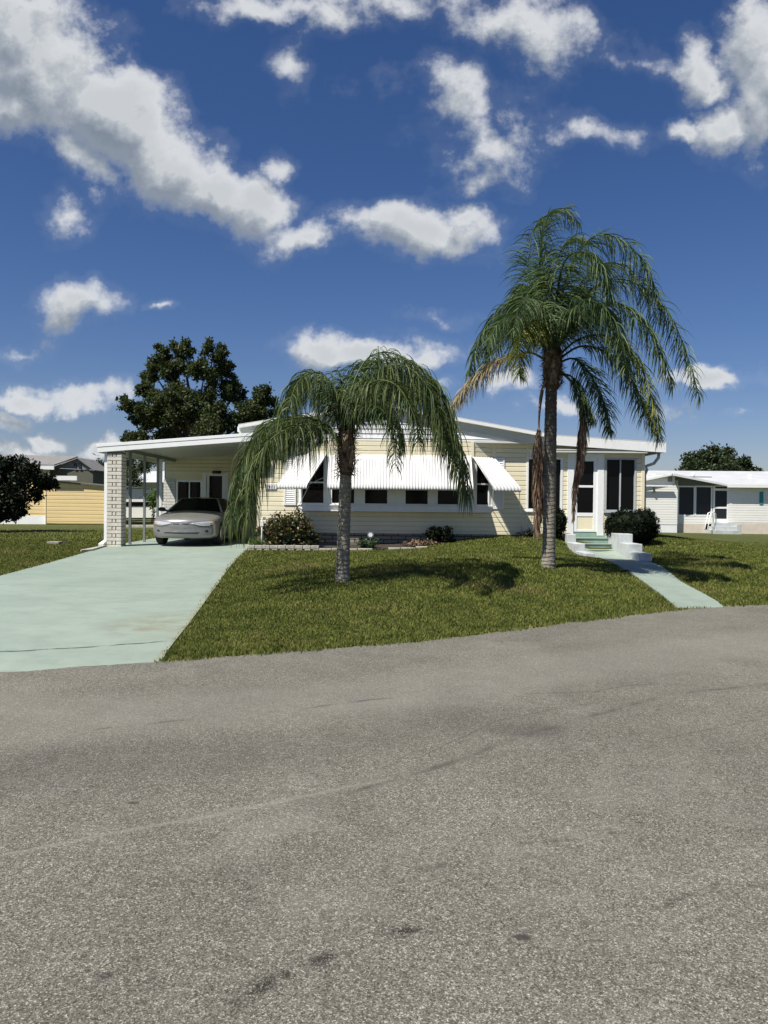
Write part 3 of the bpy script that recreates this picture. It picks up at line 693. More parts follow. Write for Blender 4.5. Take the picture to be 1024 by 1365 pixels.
# ceiling pan ribs
rb = MB()
for i in range(1, 12): y = YF+.06+i*.45; rb.prism([(lx+.05, y, zc(lx)-.103), (rx, y, zc(rx)-.103), (rx, y, zc(rx)-.108), (lx+.05, y, zc(lx)-.108)], (0, .02, 0))
rb.build('ceiling_rib', M['soffit'], cp)
px0, px1 = P(142.5, 700, YF+.05).x, P(161.5, 700, YF+.05).x; pw = px1-px0; pz0 = h1(px0, YF+.2)-.03; pz1 = zc(px0)-.20
co_ = MB(); co_.box(px0+.012, px1-.012, YF+.062, YF+.05+.388, pz0, pz1); pil = co_.build('pillar', M['mortar'], cp)
bk = MB(); z = pz0; k = 0; g_ = .013; y0p, y1p = YF+.05, YF+.45
while z < pz1-.05:
    h = .085; z1_ = min(z+h, pz1)
    if k % 2 == 0: 
        bk.box(px0-.004, px1+.004, y0p-.004, y1p, z, z1_)
    else:
        for a, c in ((0, .34), (.40, .60), (.66, 1)):
            for yy0, yy1 in ((0, .36), (.40, .62), (.66, 1)):
                if (a == .40 and yy0 == .40): continue
                bk.box(px0+a*pw, px0+c*pw, y0p+(y1p-y0p)*yy0, y0p+(y1p-y0p)*yy1, z, z1_)
    z += h+g_; k += 1
bk.build('pillar_blocks', M['pillar'], pil, bevel=.006)
dp = MB(); dx = px0-.06; dp.box(dx-.045, dx+.035, YF+.12, YF+.20, h1(dx, YF)+.14, zc(dx)-.19)
dp.prism([(dx-.045, YF+.20, h1(dx, YF)+.14), (dx+.035, YF+.20, h1(dx, YF)+.14), (dx+.0, YF-.02, h1(dx, YF)+.03), (dx-.14, YF-.02, h1(dx, YF)+.03)], (0, 0, .07))
dp.build('downspout', M['white'], cp, bevel=.008)
for px, wd, mt in ((174, .055, 'alu'), (193, .05, 'alu'), (210.5, .05, 'alu'), (214.5, .07, 'white')):
    yp = XBm/((px-512)/1024); q = MB(); q.box(XBm-wd*.8, XBm+wd*.5, yp-.03, yp+.03, h1(XBm, yp)-.02, zc(XBm)-.20); q.build('post', M[mt], cp, bevel=.004)
# low curb along the carport's open side
# storage room at the back of the carport
sh = thing('storage_room', (-5.2, 26.0, .5), 'cream storage room across the back of the carport with window and white door', 'shed')
YS = 26.0; fs = front(YS); sx0 = P(220, 650, YS).x
sw = MB(); w3 = (P(235, 650, YS).x, P(270, 650, YS).x, 1.25, P(250, 640, YS).z); d3 = (P(275, 650, YS).x, P(300, 650, YS).x, .42, P(250, 634, YS).z)
siding(sw, fs, sx0+.02, -3.48, .4, 3.3, holes=[(w3[0]+.02, w3[1]-.02, w3[2], w3[3]), (d3[0], d3[1], .4, d3[3])])
flw, L = plane(sx0, 29, sx0, YS); siding(sw, flw, 0, L, .3, 3.1)
sw.build('wall', M['cream'], sh)
lw = MB(); lw.box(sx0-.03, w3[0]-.02, YS-.05, YS-.018, .45, w3[3]+.03); lw.build('block_panel', M['skirt2'], sh)
sr = MB(); sr.box(sx0-.3, -3.5, YS+.06, 29.2, 3.1, 3.2); sr.build('roof', M['roofmetal'], sh)
window(sh, fs, w3[0], w3[1], w3[2], w3[3], .06, mull=((w3[0]+w3[1])/2,), mat='white')
q = MB(); fbox(q, fs, d3[0]-.12, d3[0], .5, d3[3]+.1, -.02, .03); fbox(q, fs, d3[1], d3[1]+.12, .5, d3[3]+.1, -.02, .03); fbox(q, fs, d3[0], d3[1], d3[3], d3[3]+.1, -.02, .028); fbox(q, fs, d3[0], d3[1], .5, 1.3, -.04, -.01); fbox(q, fs, d3[0], d3[0]+.1, 1.3, d3[3], -.04, -.01); fbox(q, fs, d3[1]-.1, d3[1], 1.3, d3[3], -.04, -.01)
dq = q.build('door', M['white'], sh, bevel=.004); q = MB(); fbox(q, fs, d3[0]+.09, d3[1]-.09, 1.29, d3[3], -.035, -.025); q.build('pane', M['glass'], dq)
q = MB(); lp_ = P(289, 629.5, YS-.06); q.tube([(lp_.x-.14, YS-.07, lp_.z), (lp_.x+.14, YS-.07, lp_.z)], .05, 10); q.build('wall_lamp', M['black'], sh)

# ------------------------------------------------------------------ car
def carpaint():
    mt, t, bs, pos, geo = newmat('silver_car_paint')
    n = t.noise(pos, 900, 2); c = t.mix(n, (.21, .207, .198), (.31, .305, .293))
    d = t.noise(pos, 4, 4); c = t.mix(t.mapr(d, .5, .75, 0, .2), c, (.4, .37, .3))
    t.lk(c, bs.inputs['Base Color']); bs.inputs['Metallic'].default_value = .45
    t.lk(t.mapr(d, .3, .7, .30, .42), bs.inputs['Roughness']); bs.inputs['Coat Weight'].default_value = .6; bs.inputs['Coat Roughness'].default_value = .08
    return mt
M['paint'] = carpaint(); M['lens'] = simple('headlamp_lens', (.78, .79, .80), .12, .2, 25, metal=.5, coat=1)
M['amber'] = simple('amber_lens', (.62, .30, .10), .15, .1, 20, coat=1); M['rim'] = simple('wheel_rim', (.45, .45, .45), .3, .1, 9, metal=.7)
cx, cy = -5.42, 20.5; cz = h1(cx, 21.6)+.03
car = thing('parked_car', (cx, cy, cz), 'silver two door coupe parked nose out under the white carport roof', 'car')
ST = [(0, .80, .26, .60, .645), (.04, .855, .21, .665, .70), (.12, .885, .20, .70, .735), (.28, .905, .19, .735, .78), (.6, .915, .19, .78, .84), (1.0, .92, .19, .83, .90), (1.38, .92, .19, .87, .94),
      (1.8, .92, .19, .89, .95), (2.6, .92, .19, .91, .96), (3.4, .92, .19, .93, .98), (4.0, .92, .20, .95, 1.01), (4.5, .90, .22, .94, 1.01), (4.82, .87, .26, .88, .96), (4.9, .80, .32, .70, .76)]
def section(w, zb, zs, zt):
    return [(0, zb), (w*.5, zb), (w*.86, zb+.005), (w*.955, zb+.06), (w*.992, .36), (w*1.0, .50), (w*.99, .5*(.5+zs)+.02), (w*.965, zs-.035), (w*.915, zs), (w*.80, zs+(zt-zs)*.55), (w*.55, zt-.008), (w*.28, zt+.008), (0, zt+.014)]
def half(y, w, zb, zs, zt):
    out = []
    for x, z in section(w, zb, zs, zt): out.append((x, y, z))
    return out
def bow(p):
    x, y, z = p; k = math.exp(-max(0, y)/1.1); y2 = y+.34*(abs(x)/.92)**2.2*k
    if y > 4.0: y2 -= .25*(abs(x)/.92)**2*(y-4.0)/.9
    x2 = x*(1-.05*max(0, 1-y/.5)*(1 if z > .4 else .5))
    return (x2, y2, z)
rings = []
c0 = half(*ST[0])
for k in (.3, .65): rings.append([(x*k, 0-.012*(1-k), .42+(z-.42)*k) for x, y, z in c0])
for s in ST: rings.append(half(*s))
for k in (.6, .3): rings.append([(x*k, 4.9, .5+(z-.5)*k) for x, y, z in half(*ST[-1])])
np_ = len(rings[0]); V = []; Qf = []
for r in rings:
    full = [(-x, y, z) for x, y, z in r[::-1]][:-1]+list(r)          # top centre -> left -> bottom centre -> right -> top centre
    V += [bow(p) for p in full]
nr = 2*np_-1; 
for i in range(len(rings)-1):
    for j in range(nr-1): Qf.append((i*nr+j, (i+1)*nr+j, (i+1)*nr+j+1, i*nr+j+1))
me = bpy.data.meshes.new('body'); 
Qf.append(tuple(range(0, nr-1))); Qf.append(tuple(range((len(rings)-1)*nr, len(rings)*nr-1))[::-1])
me.from_pydata(V, [], Qf)
bm = bmesh.new(); bm.from_mesh(me); bmesh.ops.remove_doubles(bm, verts=bm.verts, dist=1e-4); bmesh.ops.recalc_face_normals(bm, faces=bm.faces)
for f in bm.faces: f.smooth = True
bm.to_mesh(me); bm.free()
body = bpy.data.objects.new('body', me); col.objects.link(body); body.parent = car; me.materials.append(M['paint'])
ss = body.modifiers.new('s', 'SUBSURF'); ss.levels = ss.render_levels = 2
cuts = []
for wy in (.98, 3.78):
    cm = MB(); cm.tube([(-1.2, wy, .33), (1.2, wy, .33)], .37, 28); c_ = cm.build('cut', M['black']); c_.location = car.location; cuts.append(c_)
    bo = body.modifiers.new('b', 'BOOLEAN'); bo.object = c_; bo.operation = 'DIFFERENCE'; bo.solver = 'EXACT'
bpy.context.view_layer.update(); dg = bpy.context.evaluated_depsgraph_get()
m2 = bpy.data.meshes.new_from_object(body.evaluated_get(dg)); body.modifiers.clear(); body.data = m2
for c_ in cuts: bpy.data.objects.remove(c_)
bvh = BVHTree.FromPolygons([v.co[:] for v in m2.vertices], [p.vertices[:] for p in m2.polygons])
def decal(name, outline, mat, off=.006, parent=None, nx_=14, nz=6):
    """thin shell laid over the body front: outline(u,v) -> x,z"""
    V = []; Q = []
    for i in range(nx_+1):
        for j in range(nz+1):
            x, z = outline(i/nx_, j/nz); h = bvh.ray_cast(Vector((x, -1, z)), Vector((0, 1, 0)))
            y = (h[0].y if h[0] else .3)-off*(1 if 0 < i < nx_ and 0 < j < nz else -.6)
            V.append((x, y, z))
    for i in range(nx_):
        for j in range(nz):
            a = i*(nz+1)+j; Q.append((a, a+nz+1, a+nz+2, a+1))
    me = bpy.data.meshes.new(name); me.from_pydata(V, [], Q); me.polygons.foreach_set('use_smooth', [True]*len(Q)); me.materials.append(mat)
    o = bpy.data.objects.new(name, me); col.objects.link(o); o.parent = parent or car; return o
for sx in (-1, 1):
    def hl(u, v, sx=sx):
        x = .24+.58*u; zt_ = .600+.085*u**.6-.02*max(0, u-.8)/.2; zb_ = .600-.065*math.sin(min(1, u*1.6)*math.pi/2)+.05*max(0, u-.75)/.25
        return sx*x, zb_+(zt_-zb_)*v
    o = decal('headlight', hl, M['lens'], .010)
    def am(u, v, sx=sx):
        x = .70+.10*u; return sx*x, .575+.02*u+(.075-.02*u)*v
    decal('turn_lamp', am, M['amber'], .014, o, 6, 4)
    def rimf(u, v, sx=sx):
        x = .235+.59*u; return sx*x, .532+.02*v+(.0)*u
    decal('headlight_trim', lambda u, v, sx=sx: (sx*(.225+.60*u), (.600-.085*math.sin(min(1, u*1.6)*math.pi/2)+.05*max(0, u-.75)/.25)+.022*v), M['black'], .008, o, 14, 2)
    decal('grille', lambda u, v, sx=sx: (sx*(.03+.20*u), .572+.034*v), M['black'], .010, None, 6, 2)
    decal('fog_lamp', lambda u, v, sx=sx: (sx*(.60+.10*u), .37+.065*v), M['black'], .010, None, 4, 4)
decal('lower_intake', lambda u, v: ((u-.5)*1.0, .315+.07*v), M['rubber'], .006, None, 16, 2)
decal('intake_slot', lambda u, v: ((u-.5)*.96, .345+.010*v), M['alu'], .010, None, 16, 2)
decal('emblem', lambda u, v: ((u-.5)*.07, .588+.022*v), M['rim'], .010, None, 3, 2)
decal('bumper_seam', lambda u, v: ((u-.5)*1.3, .500+.010*v), M['rubber'], .006, None, 20, 1)
decal('hood_seam', lambda u, v: ((u-.5)*1.2, .632+.005*v+.02*(2*abs(u-.5))), M['black'], .003, None, 20, 1)
# greenhouse: dark glass shell with painted roof and pillars
gl = MB()
lo = [(-.80, 1.36, .90), (.80, 1.36, .90), (.84, 3.95, .96), (-.84, 3.95, .96)]; lo = [(-.78, 1.48, .90), (0, 1.28, .93), (.78, 1.48, .90), (.84, 2.6, .93), (.82, 3.7, .95), (0, 4.05, .99), (-.82, 3.7, .95), (-.84, 2.6, .93)]
hi = [(-.52, 2.12, 1.27), (0, 2.02, 1.295), (.52, 2.12, 1.27), (.58, 2.6, 1.295), (.52, 3.1, 1.275), (0, 3.2, 1.30), (-.52, 3.1, 1.275), (-.58, 2.6, 1.295)]
for i in range(8): j = (i+1) % 8; gl.quad(lo[i], lo[j], hi[j], hi[i], True)
M['carglass'] = simple('car_glass', (.003, .003, .0035), .12, .2, 1, spec=.04); gl.build('windscreen', M['carglass'], car, local=True)
rfm = MB(); rp = [(x*1.02, y, z+.006) for x, y, z in hi]; n = len(rfm.v)
cen = (0, 2.6, 1.335)
for i in range(8): j = (i+1) % 8; rfm.poly([rp[i], rp[j], cen], True)
rfm.build('roof', M['paint'], car, local=True)
for i in (0, 2, 4, 6):
    q = MB(); q.tube([lo[i], hi[i]], .03, 8); q.build('roof_pillar', M['paint'], car, local=True)
for sx in (-1, 1):
    q = MB(); q.tube([(sx*.84, 1.72, .92), (sx*.94, 1.70, .95)], [.03, .03], 8)
    q.tube([(sx*.90, 1.70, .955), (sx*.93, 1.68, .96), (sx*1.05, 1.70, .965), (sx*1.10, 1.72, .96)], [.03, .062, .060, .03], 12); q.build('mirror', M['black'], car, local=True)
    for wy in (.98, 3.78):
        q = MB(); q.tube([(sx*.67, wy, .32), (sx*.70, wy, .32), (sx*.86, wy, .32), (sx*.89, wy, .32)], [.30, .32, .32, .29], 30); wl = q.build('wheel', M['rubber'], car, local=True)
        q = MB(); q.tube([(sx*.85, wy, .32), (sx*.895, wy, .32), (sx*.90, wy, .32)], [.21, .20, .05], 24); q.build('rim', M['rim'], wl, local=True)
q = MB(); q.box(-.8, .8, .6, 4.6, .21, .30); q.build('underbody', M['black'], car, local=True)

# ------------------------------------------------------------------ foliage helpers
def curve(pts, n):
    pts = np.array(pts, float); k = len(pts); t = np.linspace(0, k-1, n); out = []
    for u in t:
        i = min(int(u), k-2); f = u-i; p0 = pts[max(i-1, 0)]; p1 = pts[i]; p2 = pts[i+1]; p3 = pts[min(i+2, k-1)]
        out.append(.5*((2*p1)+(-p0+p2)*f+(2*p0-5*p1+4*p2-p3)*f*f+(-p0+3*p1-3*p2+p3)*f**3))
    return np.array(out)
def nrm(a): return a/np.maximum(np.linalg.norm(a, axis=-1, keepdims=True), 1e-9)
def frond(parent, pts, L=.6, n=70, droop=1.0, mat='frond', t0=.12, spread=.9, width=.013, r0=.022, name='frond', tipL=.35, label=None, plume=.6, fwd=.55, low=0.):
    """arching rachis with many hanging leaflets; one mesh"""
    C = curve(pts, 60); seg = np.linalg.norm(np.diff(C, axis=0), axis=1); s = np.r_[0, np.cumsum(seg)]; s /= s[-1]
    tt = np.repeat(t0+(1-t0)*(np.arange(n)+.5)/n, 2)+rng.normal(0, .0025, 2*n); tt = np.clip(tt, t0, 1); m = len(tt)
    side = np.tile([-1., 1.], n)
    p = np.stack([np.interp(tt, s, C[:, i]) for i in range(3)], -1); q = np.stack([np.interp(np.minimum(tt+.02, 1), s, C[:, i]) for i in range(3)], -1); q0 = np.stack([np.interp(tt-.02, s, C[:, i]) for i in range(3)], -1)
    T = nrm(q-q0); up = np.array([0, 0, 1.]); S = nrm(np.cross(T, up)+rng.normal(0, .02, T.shape)); Up = np.cross(S, T)
    ang = rng.uniform(-plume-low, plume, m); lat = S*side[:, None]*np.cos(ang)[:, None]+Up*np.sin(ang)[:, None]
    fw = fwd+.5*fwd*tt+rng.normal(0, .1, m); d = nrm(lat*spread+T*fw[:, None]+rng.normal(0, .06, T.shape))
    env = np.clip(np.minimum((tt-t0)/.16+.45, 1), 0, 1)*(1-(1-tipL)*np.clip((tt-.55)/.45, 0, 1)**1.3); LL = L*env*rng.uniform(.8, 1.12, m)
    K = 6; pos = p.copy(); ctr = [pos.copy()]; dirs = [d.copy()]
    for k in range(K):
        d = nrm(d+np.array([0, 0, -1.])*(droop*(.28+.22*k)*rng.uniform(.75, 1.25, m))[:, None]); d = nrm(d+rng.normal(0, .025, d.shape)); pos = pos+d*(LL/K)[:, None]; ctr.append(pos.copy()); dirs.append(d.copy())
    wn = nrm(np.cross(dirs[0], rng.normal(0, 1, d.shape)*.7+T)); prof = [.55, 1, 1, .9, .7, .45, .08]
    V = np.empty((m, K+1, 2, 3))
    for k in range(K+1):
        w = np.cross(dirs[k], np.cross(wn, dirs[k])); w = nrm(w)*width*prof[k]; V[:, k, 0] = ctr[k]-w; V[:, k, 1] = ctr[k]+w
    base = np.arange(m)[:, None]*(K+1)*2+np.arange(K)[None]*2; Q = np.stack([base, base+1, base+3, base+2], -1).reshape(-1, 4)
    Vr = []; Qr = []; nn = 6; off = V.size//3
    Cr = C[::3]; a = None
    for i in range(len(Cr)):
        t = Cr[min(i+1, len(Cr)-1)]-Cr[max(i-1, 0)]; t = t/np.linalg.norm(t); a = nrm(np.cross(t, [0.3, 1, .1])) if a is None else nrm(a-t*np.dot(a, t)); b = np.cross(t, a); rr = r0*(1-.85*i/len(Cr))
        for j in range(nn): g = 2*np.pi*j/nn; Vr.append(Cr[i]+(a*np.cos(g)+b*np.sin(g))*rr)
    for i in range(len(Cr)-1):
        for j in range(nn): Qr.append((off+i*nn+j, off+i*nn+(j+1) % nn, off+(i+1)*nn+(j+1) % nn, off+(i+1)*nn+j))
    o = obj_arrays(name, np.r_[V.reshape(-1, 3), np.array(Vr)], np.r_[Q, np.array(Qr)], M[mat], parent)
    if label: o['label'] = label
    return o
def leaves(blobs, n, size, mat, parent, name='crown', asp=.5, clump=14, cs=.22, shell=.45, droop=0.):
    """leaf-sized faces in clumps spread through the given ellipsoids"""
    blobs = [(np.array(c, float), np.array(r, float)) for c, r in blobs]; vol = np.array([np.prod(r)**(2/3) for c, r in blobs]); vol /= vol.sum(); P_ = []
    for (c, r), w in zip(blobs, vol):
        k = max(4, int(clump)); u = nrm(rng.normal(0, 1, (k, 3)))*(shell+(1-shell)*rng.random((k, 1))**.5); mm = int(n*w)
        which = rng.integers(0, k, mm); P_.append(c+(u[which]+rng.normal(0, cs, (mm, 3)))*r)
    P_ = np.concatenate(P_); m = len(P_); a = nrm(rng.normal(0, 1, (m, 3))+np.array([0, 0, -droop])); b = nrm(np.cross(a, rng.normal(0, 1, (m, 3)))); s = size*rng.uniform(.6, 1.3, (m, 1))
    V = np.stack([P_, P_+a*s*.5+b*s*asp*.5, P_+a*s, P_+a*s*.5-b*s*asp*.5], 1).reshape(-1, 3)
    return obj_arrays(name, V, np.arange(4*m).reshape(-1, 4), M[mat], parent)
def limbs(mb, base, top, r, targets, rt=.03):
    mb.tube([base, ((base[0]+top[0])/2+r*.3, (base[1]+top[1])/2, (base[2]+top[2])/2), top], [r, r*.8, r*.62], 10)
    for t in targets:
        mid = tuple(top[i]+(t[i]-top[i])*.5+(.12*abs(t[2]-top[2]) if i == 2 else random.uniform(-.1, .1)) for i in range(3)); mb.tube([top, mid, t], [r*.45, r*.25, rt*.5], 6)

# ------------------------------------------------------------------ palms
def PP(Y0, *pts): return [tuple(P(x, y, Y0+d)) for x, y, d in pts]
def palm(Y0, trunk_pts, radii, boots, label, nboot, brad):
    b = P(*trunk_pts[0], Y0)
    zg = h1(b.x, Y0)
    root = thing('palm_tree', (b.x, Y0, zg), label, 'palm tree', group='palms on the front lawn')
    q = MB(); tp = [P(x, y, Y0) for x, y in trunk_pts]; tp[0].z = zg-.05
    C = curve([tuple(p) for p in tp], 110); rr = np.interp(np.linspace(0, 1, 110), np.linspace(0, 1, len(radii)), radii)
    rr = rr*(1+.035*np.sign(np.sin(np.arange(110)*1.9))*rng.random(110)+rng.normal(0, .012, 110)); q.tube([tuple(c) for c in C], list(rr), 22)
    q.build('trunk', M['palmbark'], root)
    V = []; Q = []
    b0, b1 = P(*boots[0], Y0), P(*boots[1], Y0); Lb = (b1-b0).length
    for i in range(nboot):
        f = (i+.5)/nboot; a = i*2.4+random.uniform(-.2, .2); c = b0.lerp(b1, f*.8); o = Vector((math.cos(a), math.sin(a), 0)); s_ = Vector((-math.sin(a), math.cos(a), 0)); wd = brad*random.uniform(.45, .6)
        h = Lb*random.uniform(.28, .5); pts = [c+o*brad*.75, c+o*brad*1.15+Vector((0, 0, h*.5)), c+o*brad*(1.25-.45*f)+Vector((0, 0, h))]; k = len(V)
        for j, p in enumerate(pts): w = wd*(1, .8, .35)[j]; V += [tuple(p-s_*w), tuple(p+o*w*.35), tuple(p+s_*w)]
        for j in range(2): Q += [(k+j*3, k+j*3+1, k+j*3+4, k+j*3+3), (k+j*3+1, k+j*3+2, k+j*3+5, k+j*3+4)]
    bo = obj_arrays('leaf_boots', V, Q, M['boot'], root)
    # ragged fibres
    n = nboot*26; f = rng.random(n); an = rng.random(n)*2*np.pi; c = np.array(b0)+(np.array(b1)-np.array(b0))*f[:, None]
    o = np.stack([np.cos(an), np.sin(an), 0*an], -1); p0 = c+o*brad*rng.uniform(.8, 1.2, (n, 1)); d = nrm(o*.6+np.stack([0*an, 0*an, rng.uniform(-1.2, 1., n)], -1)+rng.normal(0, .3, (n, 3))); l = rng.uniform(.05, .16, (n, 1)); w = nrm(np.cross(d, rng.normal(0, 1, (n, 3))))*.006
    V = np.stack([p0-w, p0+w, p0+d*l+w*.3, p0+d*l-w*.3], 1).reshape(-1, 3); obj_arrays('fibre', V, np.arange(4*n).reshape(-1, 4), M['fiber'], root)
    core = MB(); core.tube([tuple(b0-Vector((0, 0, .03))), tuple(b0.lerp(b1, .3)), tuple(b0.lerp(b1, .7)), tuple(b1)], [brad*.8, brad*1.0, brad*.85, brad*.4], 14); core.build('crownshaft', M['fiber'], root)
    return root

Y1 = 12.5
p1 = palm(Y1, [(456.5, 779), (457.5, 740), (459, 690), (460.5, 650), (461, 625)], [.135, .112, .108, .10, .10, .095, .09], [(461, 634), (463, 572)], 'shorter palm with drooping green fronds in front of the window awnings', 26, .115)
F1 = [
 ([(456, 592, 0), (435, 566, -.25), (398, 557, -.5), (352, 572, -.7), (322, 625, -.8), (310, 688, -.8)], .92, .9, 'frond_dark', 150),
 ([(455, 594, 0), (430, 570, -.1), (390, 562, -.2), (350, 580, -.3), (330, 630, -.3), (322, 672, -.3)], .8, .9, 'frond_dark', 150),
 ([(455, 593, 0), (428, 563, .3), (385, 556, .5), (345, 575, .6), (322, 625, .6), (318, 695, .6)], .92, .9, 'frond_dark', 140),
 ([(455, 592, 0), (438, 572, -.4), (405, 566, -.8), (365, 582, -1.1), (336, 625, -1.2), (330, 688, -1.2)], .9, .9, 'frond_dark', 130),
 ([(456, 590, 0), (425, 560, .1), (380, 562, .2), (345, 600, .3), (332, 640, .3)], .7, .9, 'frond_dark', 130),
 ([(459, 578, 0), (452, 530, .1), (432, 500, .2), (405, 498, .3), (383, 525, .4), (370, 568, .45)], .62, .9, 'frond', 130),
 ([(460, 578, 0), (447, 525, -.3), (425, 497, -.6), (398, 508, -.9), (384, 545, -1.1)], .62, .9, 'frond_dark', 130),
 ([(459, 580, 0), (446, 535, .3), (425, 508, .6), (402, 515, .8), (392, 550, .9)], .6, .9, 'frond_dark', 110),
 ([(463, 575, 0), (474, 520, 0), (500, 485, .1), (535, 478, .1), (572, 500, .1), (598, 550, .1), (617, 612, .1), (624, 655, .1)], .8, .8, 'frond_dark', 170),
 ([(464, 577, 0), (480, 530, -.1), (512, 505, -.2), (550, 515, -.3), (583, 550, -.4), (606, 605, -.4), (622, 660, -.4)], .75, .85, 'frond_dark', 160),
 ([(464, 575, 0), (482, 520, -.3), (512, 490, -.6), (548, 492, -.8), (578, 530, -1.), (592, 585, -1.1)], .78, .9, 'frond_dark', 150),
 ([(464, 577, 0), (490, 535, .4), (530, 510, .8), (575, 530, 1.0), (605, 580, 1.1), (612, 622, 1.2)], .7, .9, 'frond_dark', 140),
 ([(464, 582, 0), (485, 548, -.5), (508, 545, -.9), (524, 580, -1.1), (528, 625, -1.2)], .42, .6, 'frond', 90),
 ([(463, 580, 0), (478, 530, -.5), (500, 508, -1.0), (530, 515, -1.4), (552, 555, -1.6), (558, 590, -1.7)], .62, .9, 'frond_dark', 130),
 ([(462, 572, 0), (463, 520, .2), (474, 488, .5), (498, 482, .9), (525, 500, 1.3), (545, 545, 1.5)], .65, .9, 'frond', 120),
 ([(462, 572, 0), (470, 515, .1), (490, 478, .3), (520, 470, .3), (556, 488, .3), (588, 520, .3), (604, 560, .3)], .75, .85, 'frond', 160),
 ([(464, 575, 0), (484, 525, .15), (515, 497, .35), (552, 508, .5), (580, 545, .6), (590, 590, .65)], .78, .9, 'frond_dark', 150),
 ([(463, 578, 0), (480, 540, -.2), (500, 522, -.4), (520, 540, -.55), (538, 590, -.6)], .62, .9, 'frond_dark', 110),
 ([(462, 575, 0), (466, 535, .7), (478, 510, 1.1), (495, 520, 1.5), (505, 560, 1.7)], .6, .9, 'frond_dark', 100),
 ([(461, 575, 0), (452, 540, .7), (440, 520, 1.1), (428, 535, 1.5), (420, 570, 1.6)], .55, .9, 'frond_dark', 100),
 ([(461, 572, 0), (458, 530, -.1), (454, 505, -.2), (449, 490, -.3)], .3, .5, 'frond', 60),
]
for pts, L, dr, mt, nn in F1: frond(p1, PP(Y1, *pts), L, int(nn*1.05), dr*.9, mt, t0=.13, width=.0072, r0=.019, tipL=.55, spread=1.1, low=.4, fwd=.45)
sp = MB(); sp.tube([P(506, 500, Y1+.1), P(505, 480, Y1+.1), P(504, 461, Y1+.1), P(514, 470, Y1+.1), P(521, 480, Y1+.1)], [.014, .012, .009, .007, .004], 6); sp.build('broken_frond', M['frond_dark'], p1)

Y2 = 14.8
p2 = palm(Y2, [(731, 758), (732, 715), (733, 640), (734, 570), (735, 518)], [.15, .125, .122, .12, .118, .115, .108], [(736, 517), (737, 466)], 'tall palm with arching crown and brown dead fronds near the front steps', 30, .15)
F2 = [
 ([(734, 470, 0), (722, 400, .0), (720, 340, .0), (730, 290, .0), (752, 278, .0), (772, 297, .0)], .74, 0.33, 'frond', .12),
 ([(735, 470, 0), (716, 410, .3), (706, 350, .5), (712, 305, .6), (732, 285, .7)], .70, 0.36, 'frond', .12),
 ([(737, 468, 0), (748, 400, -.1), (766, 345, -.2), (798, 312, -.3), (835, 325, -.3), (862, 355, -.3), (876, 395, -.3)], .75, 0.36, 'frond', .12),
 ([(739, 468, 0), (765, 410, .1), (806, 375, .2), (850, 378, .2), (890, 415, .2), (915, 470, .2), (933, 530, .2)], .75, 0.33, 'frond', .14),
 ([(741, 478, 0), (772, 452, -.3), (812, 448, -.6), (846, 475, -.8), (866, 520, -.9), (880, 575, -1.0)], .66, 0.30, 'frond_yellow', .16),
 ([(742, 482, 0), (772, 462, -.2), (805, 468, -.3), (838, 500, -.4), (862, 548, -.4), (880, 585, -.4)], .62, 0.30, 'frond', .18),
 ([(742, 486, 0), (765, 478, .2), (788, 500, .4), (806, 540, .5), (815, 575, .5)], .62, 0.33, 'frond', .2),
 ([(742, 500, 0), (762, 502, -.3), (778, 530, -.4), (790, 562, -.4)], .42, 0.36, 'frond', .3),
 ([(735, 475, 0), (718, 428, -.1), (700, 398, -.2), (676, 405, -.2), (650, 432, -.2), (632, 470, -.2), (624, 500, -.2)], .68, 0.36, 'frond', .14),
 ([(734, 478, 0), (716, 445, .5), (695, 430, .8), (670, 440, 1.0), (652, 470, 1.1), (644, 500, 1.2)], .62, 0.36, 'frond', .14),
 ([(733, 484, 0), (708, 470, -.1), (682, 474, -.2), (652, 488, -.2), (622, 515, -.2), (600, 545, -.2)], .55, 0.30, 'frond_tan', .2),
 ([(734, 476, 0), (720, 440, -.5), (704, 430, -1.0), (692, 455, -1.2), (694, 500, -1.3)], .6, 0.42, 'frond_yellow', .16),
 ([(734, 476, 0), (726, 430, -.7), (712, 400, -1.2), (694, 405, -1.6), (684, 440, -1.7)], .62, 0.42, 'frond', .14),
 ([(734, 476, 0), (724, 420, .5), (710, 385, .9), (690, 385, 1.2), (676, 410, 1.4)], .6, 0.42, 'frond', .14),
 ([(737, 470, 0), (742, 400, -.5), (752, 350, -.9), (775, 335, -1.2), (800, 352, -1.4), (815, 395, -1.5)], .72, 0.39, 'frond', .12),
 ([(738, 470, 0), (756, 410, .4), (788, 362, .8), (826, 352, 1.), (858, 382, 1.1), (876, 430, 1.2)], .72, 0.36, 'frond', .12),
 ([(738, 472, 0), (752, 430, -.6), (778, 402, -1.1), (808, 412, -1.4), (826, 452, -1.5), (834, 492, -1.6)], .7, 0.39, 'frond', .13),
 ([(736, 470, 0), (734, 410, .4), (742, 350, .8), (760, 318, 1.0), (786, 325, 1.2)], .7, 0.36, 'frond', .12),
 ([(739, 470, 0), (772, 425, -.5), (812, 402, -.9), (850, 420, -1.1), (876, 460, -1.2), (898, 512, -1.3)], .70, .35, 'frond', .14),
 ([(738, 471, 0), (758, 435, .6), (790, 420, 1.1), (822, 438, 1.4), (842, 480, 1.5)], .66, .35, 'frond', .13),
 ([(735, 474, 0), (714, 430, -.5), (690, 415, -.8), (664, 432, -1.0), (648, 468, -1.1)], .62, .36, 'frond', .14),
 ([(736, 470, 0), (732, 420, -.3), (726, 375, -.5), (722, 345, -.6)], .6, 0.30, 'frond', .15),
 ([(737, 470, 0), (742, 430, .9), (756, 395, 1.4), (776, 385, 1.8), (790, 400, 2.0)], .6, 0.36, 'frond', .13),
]
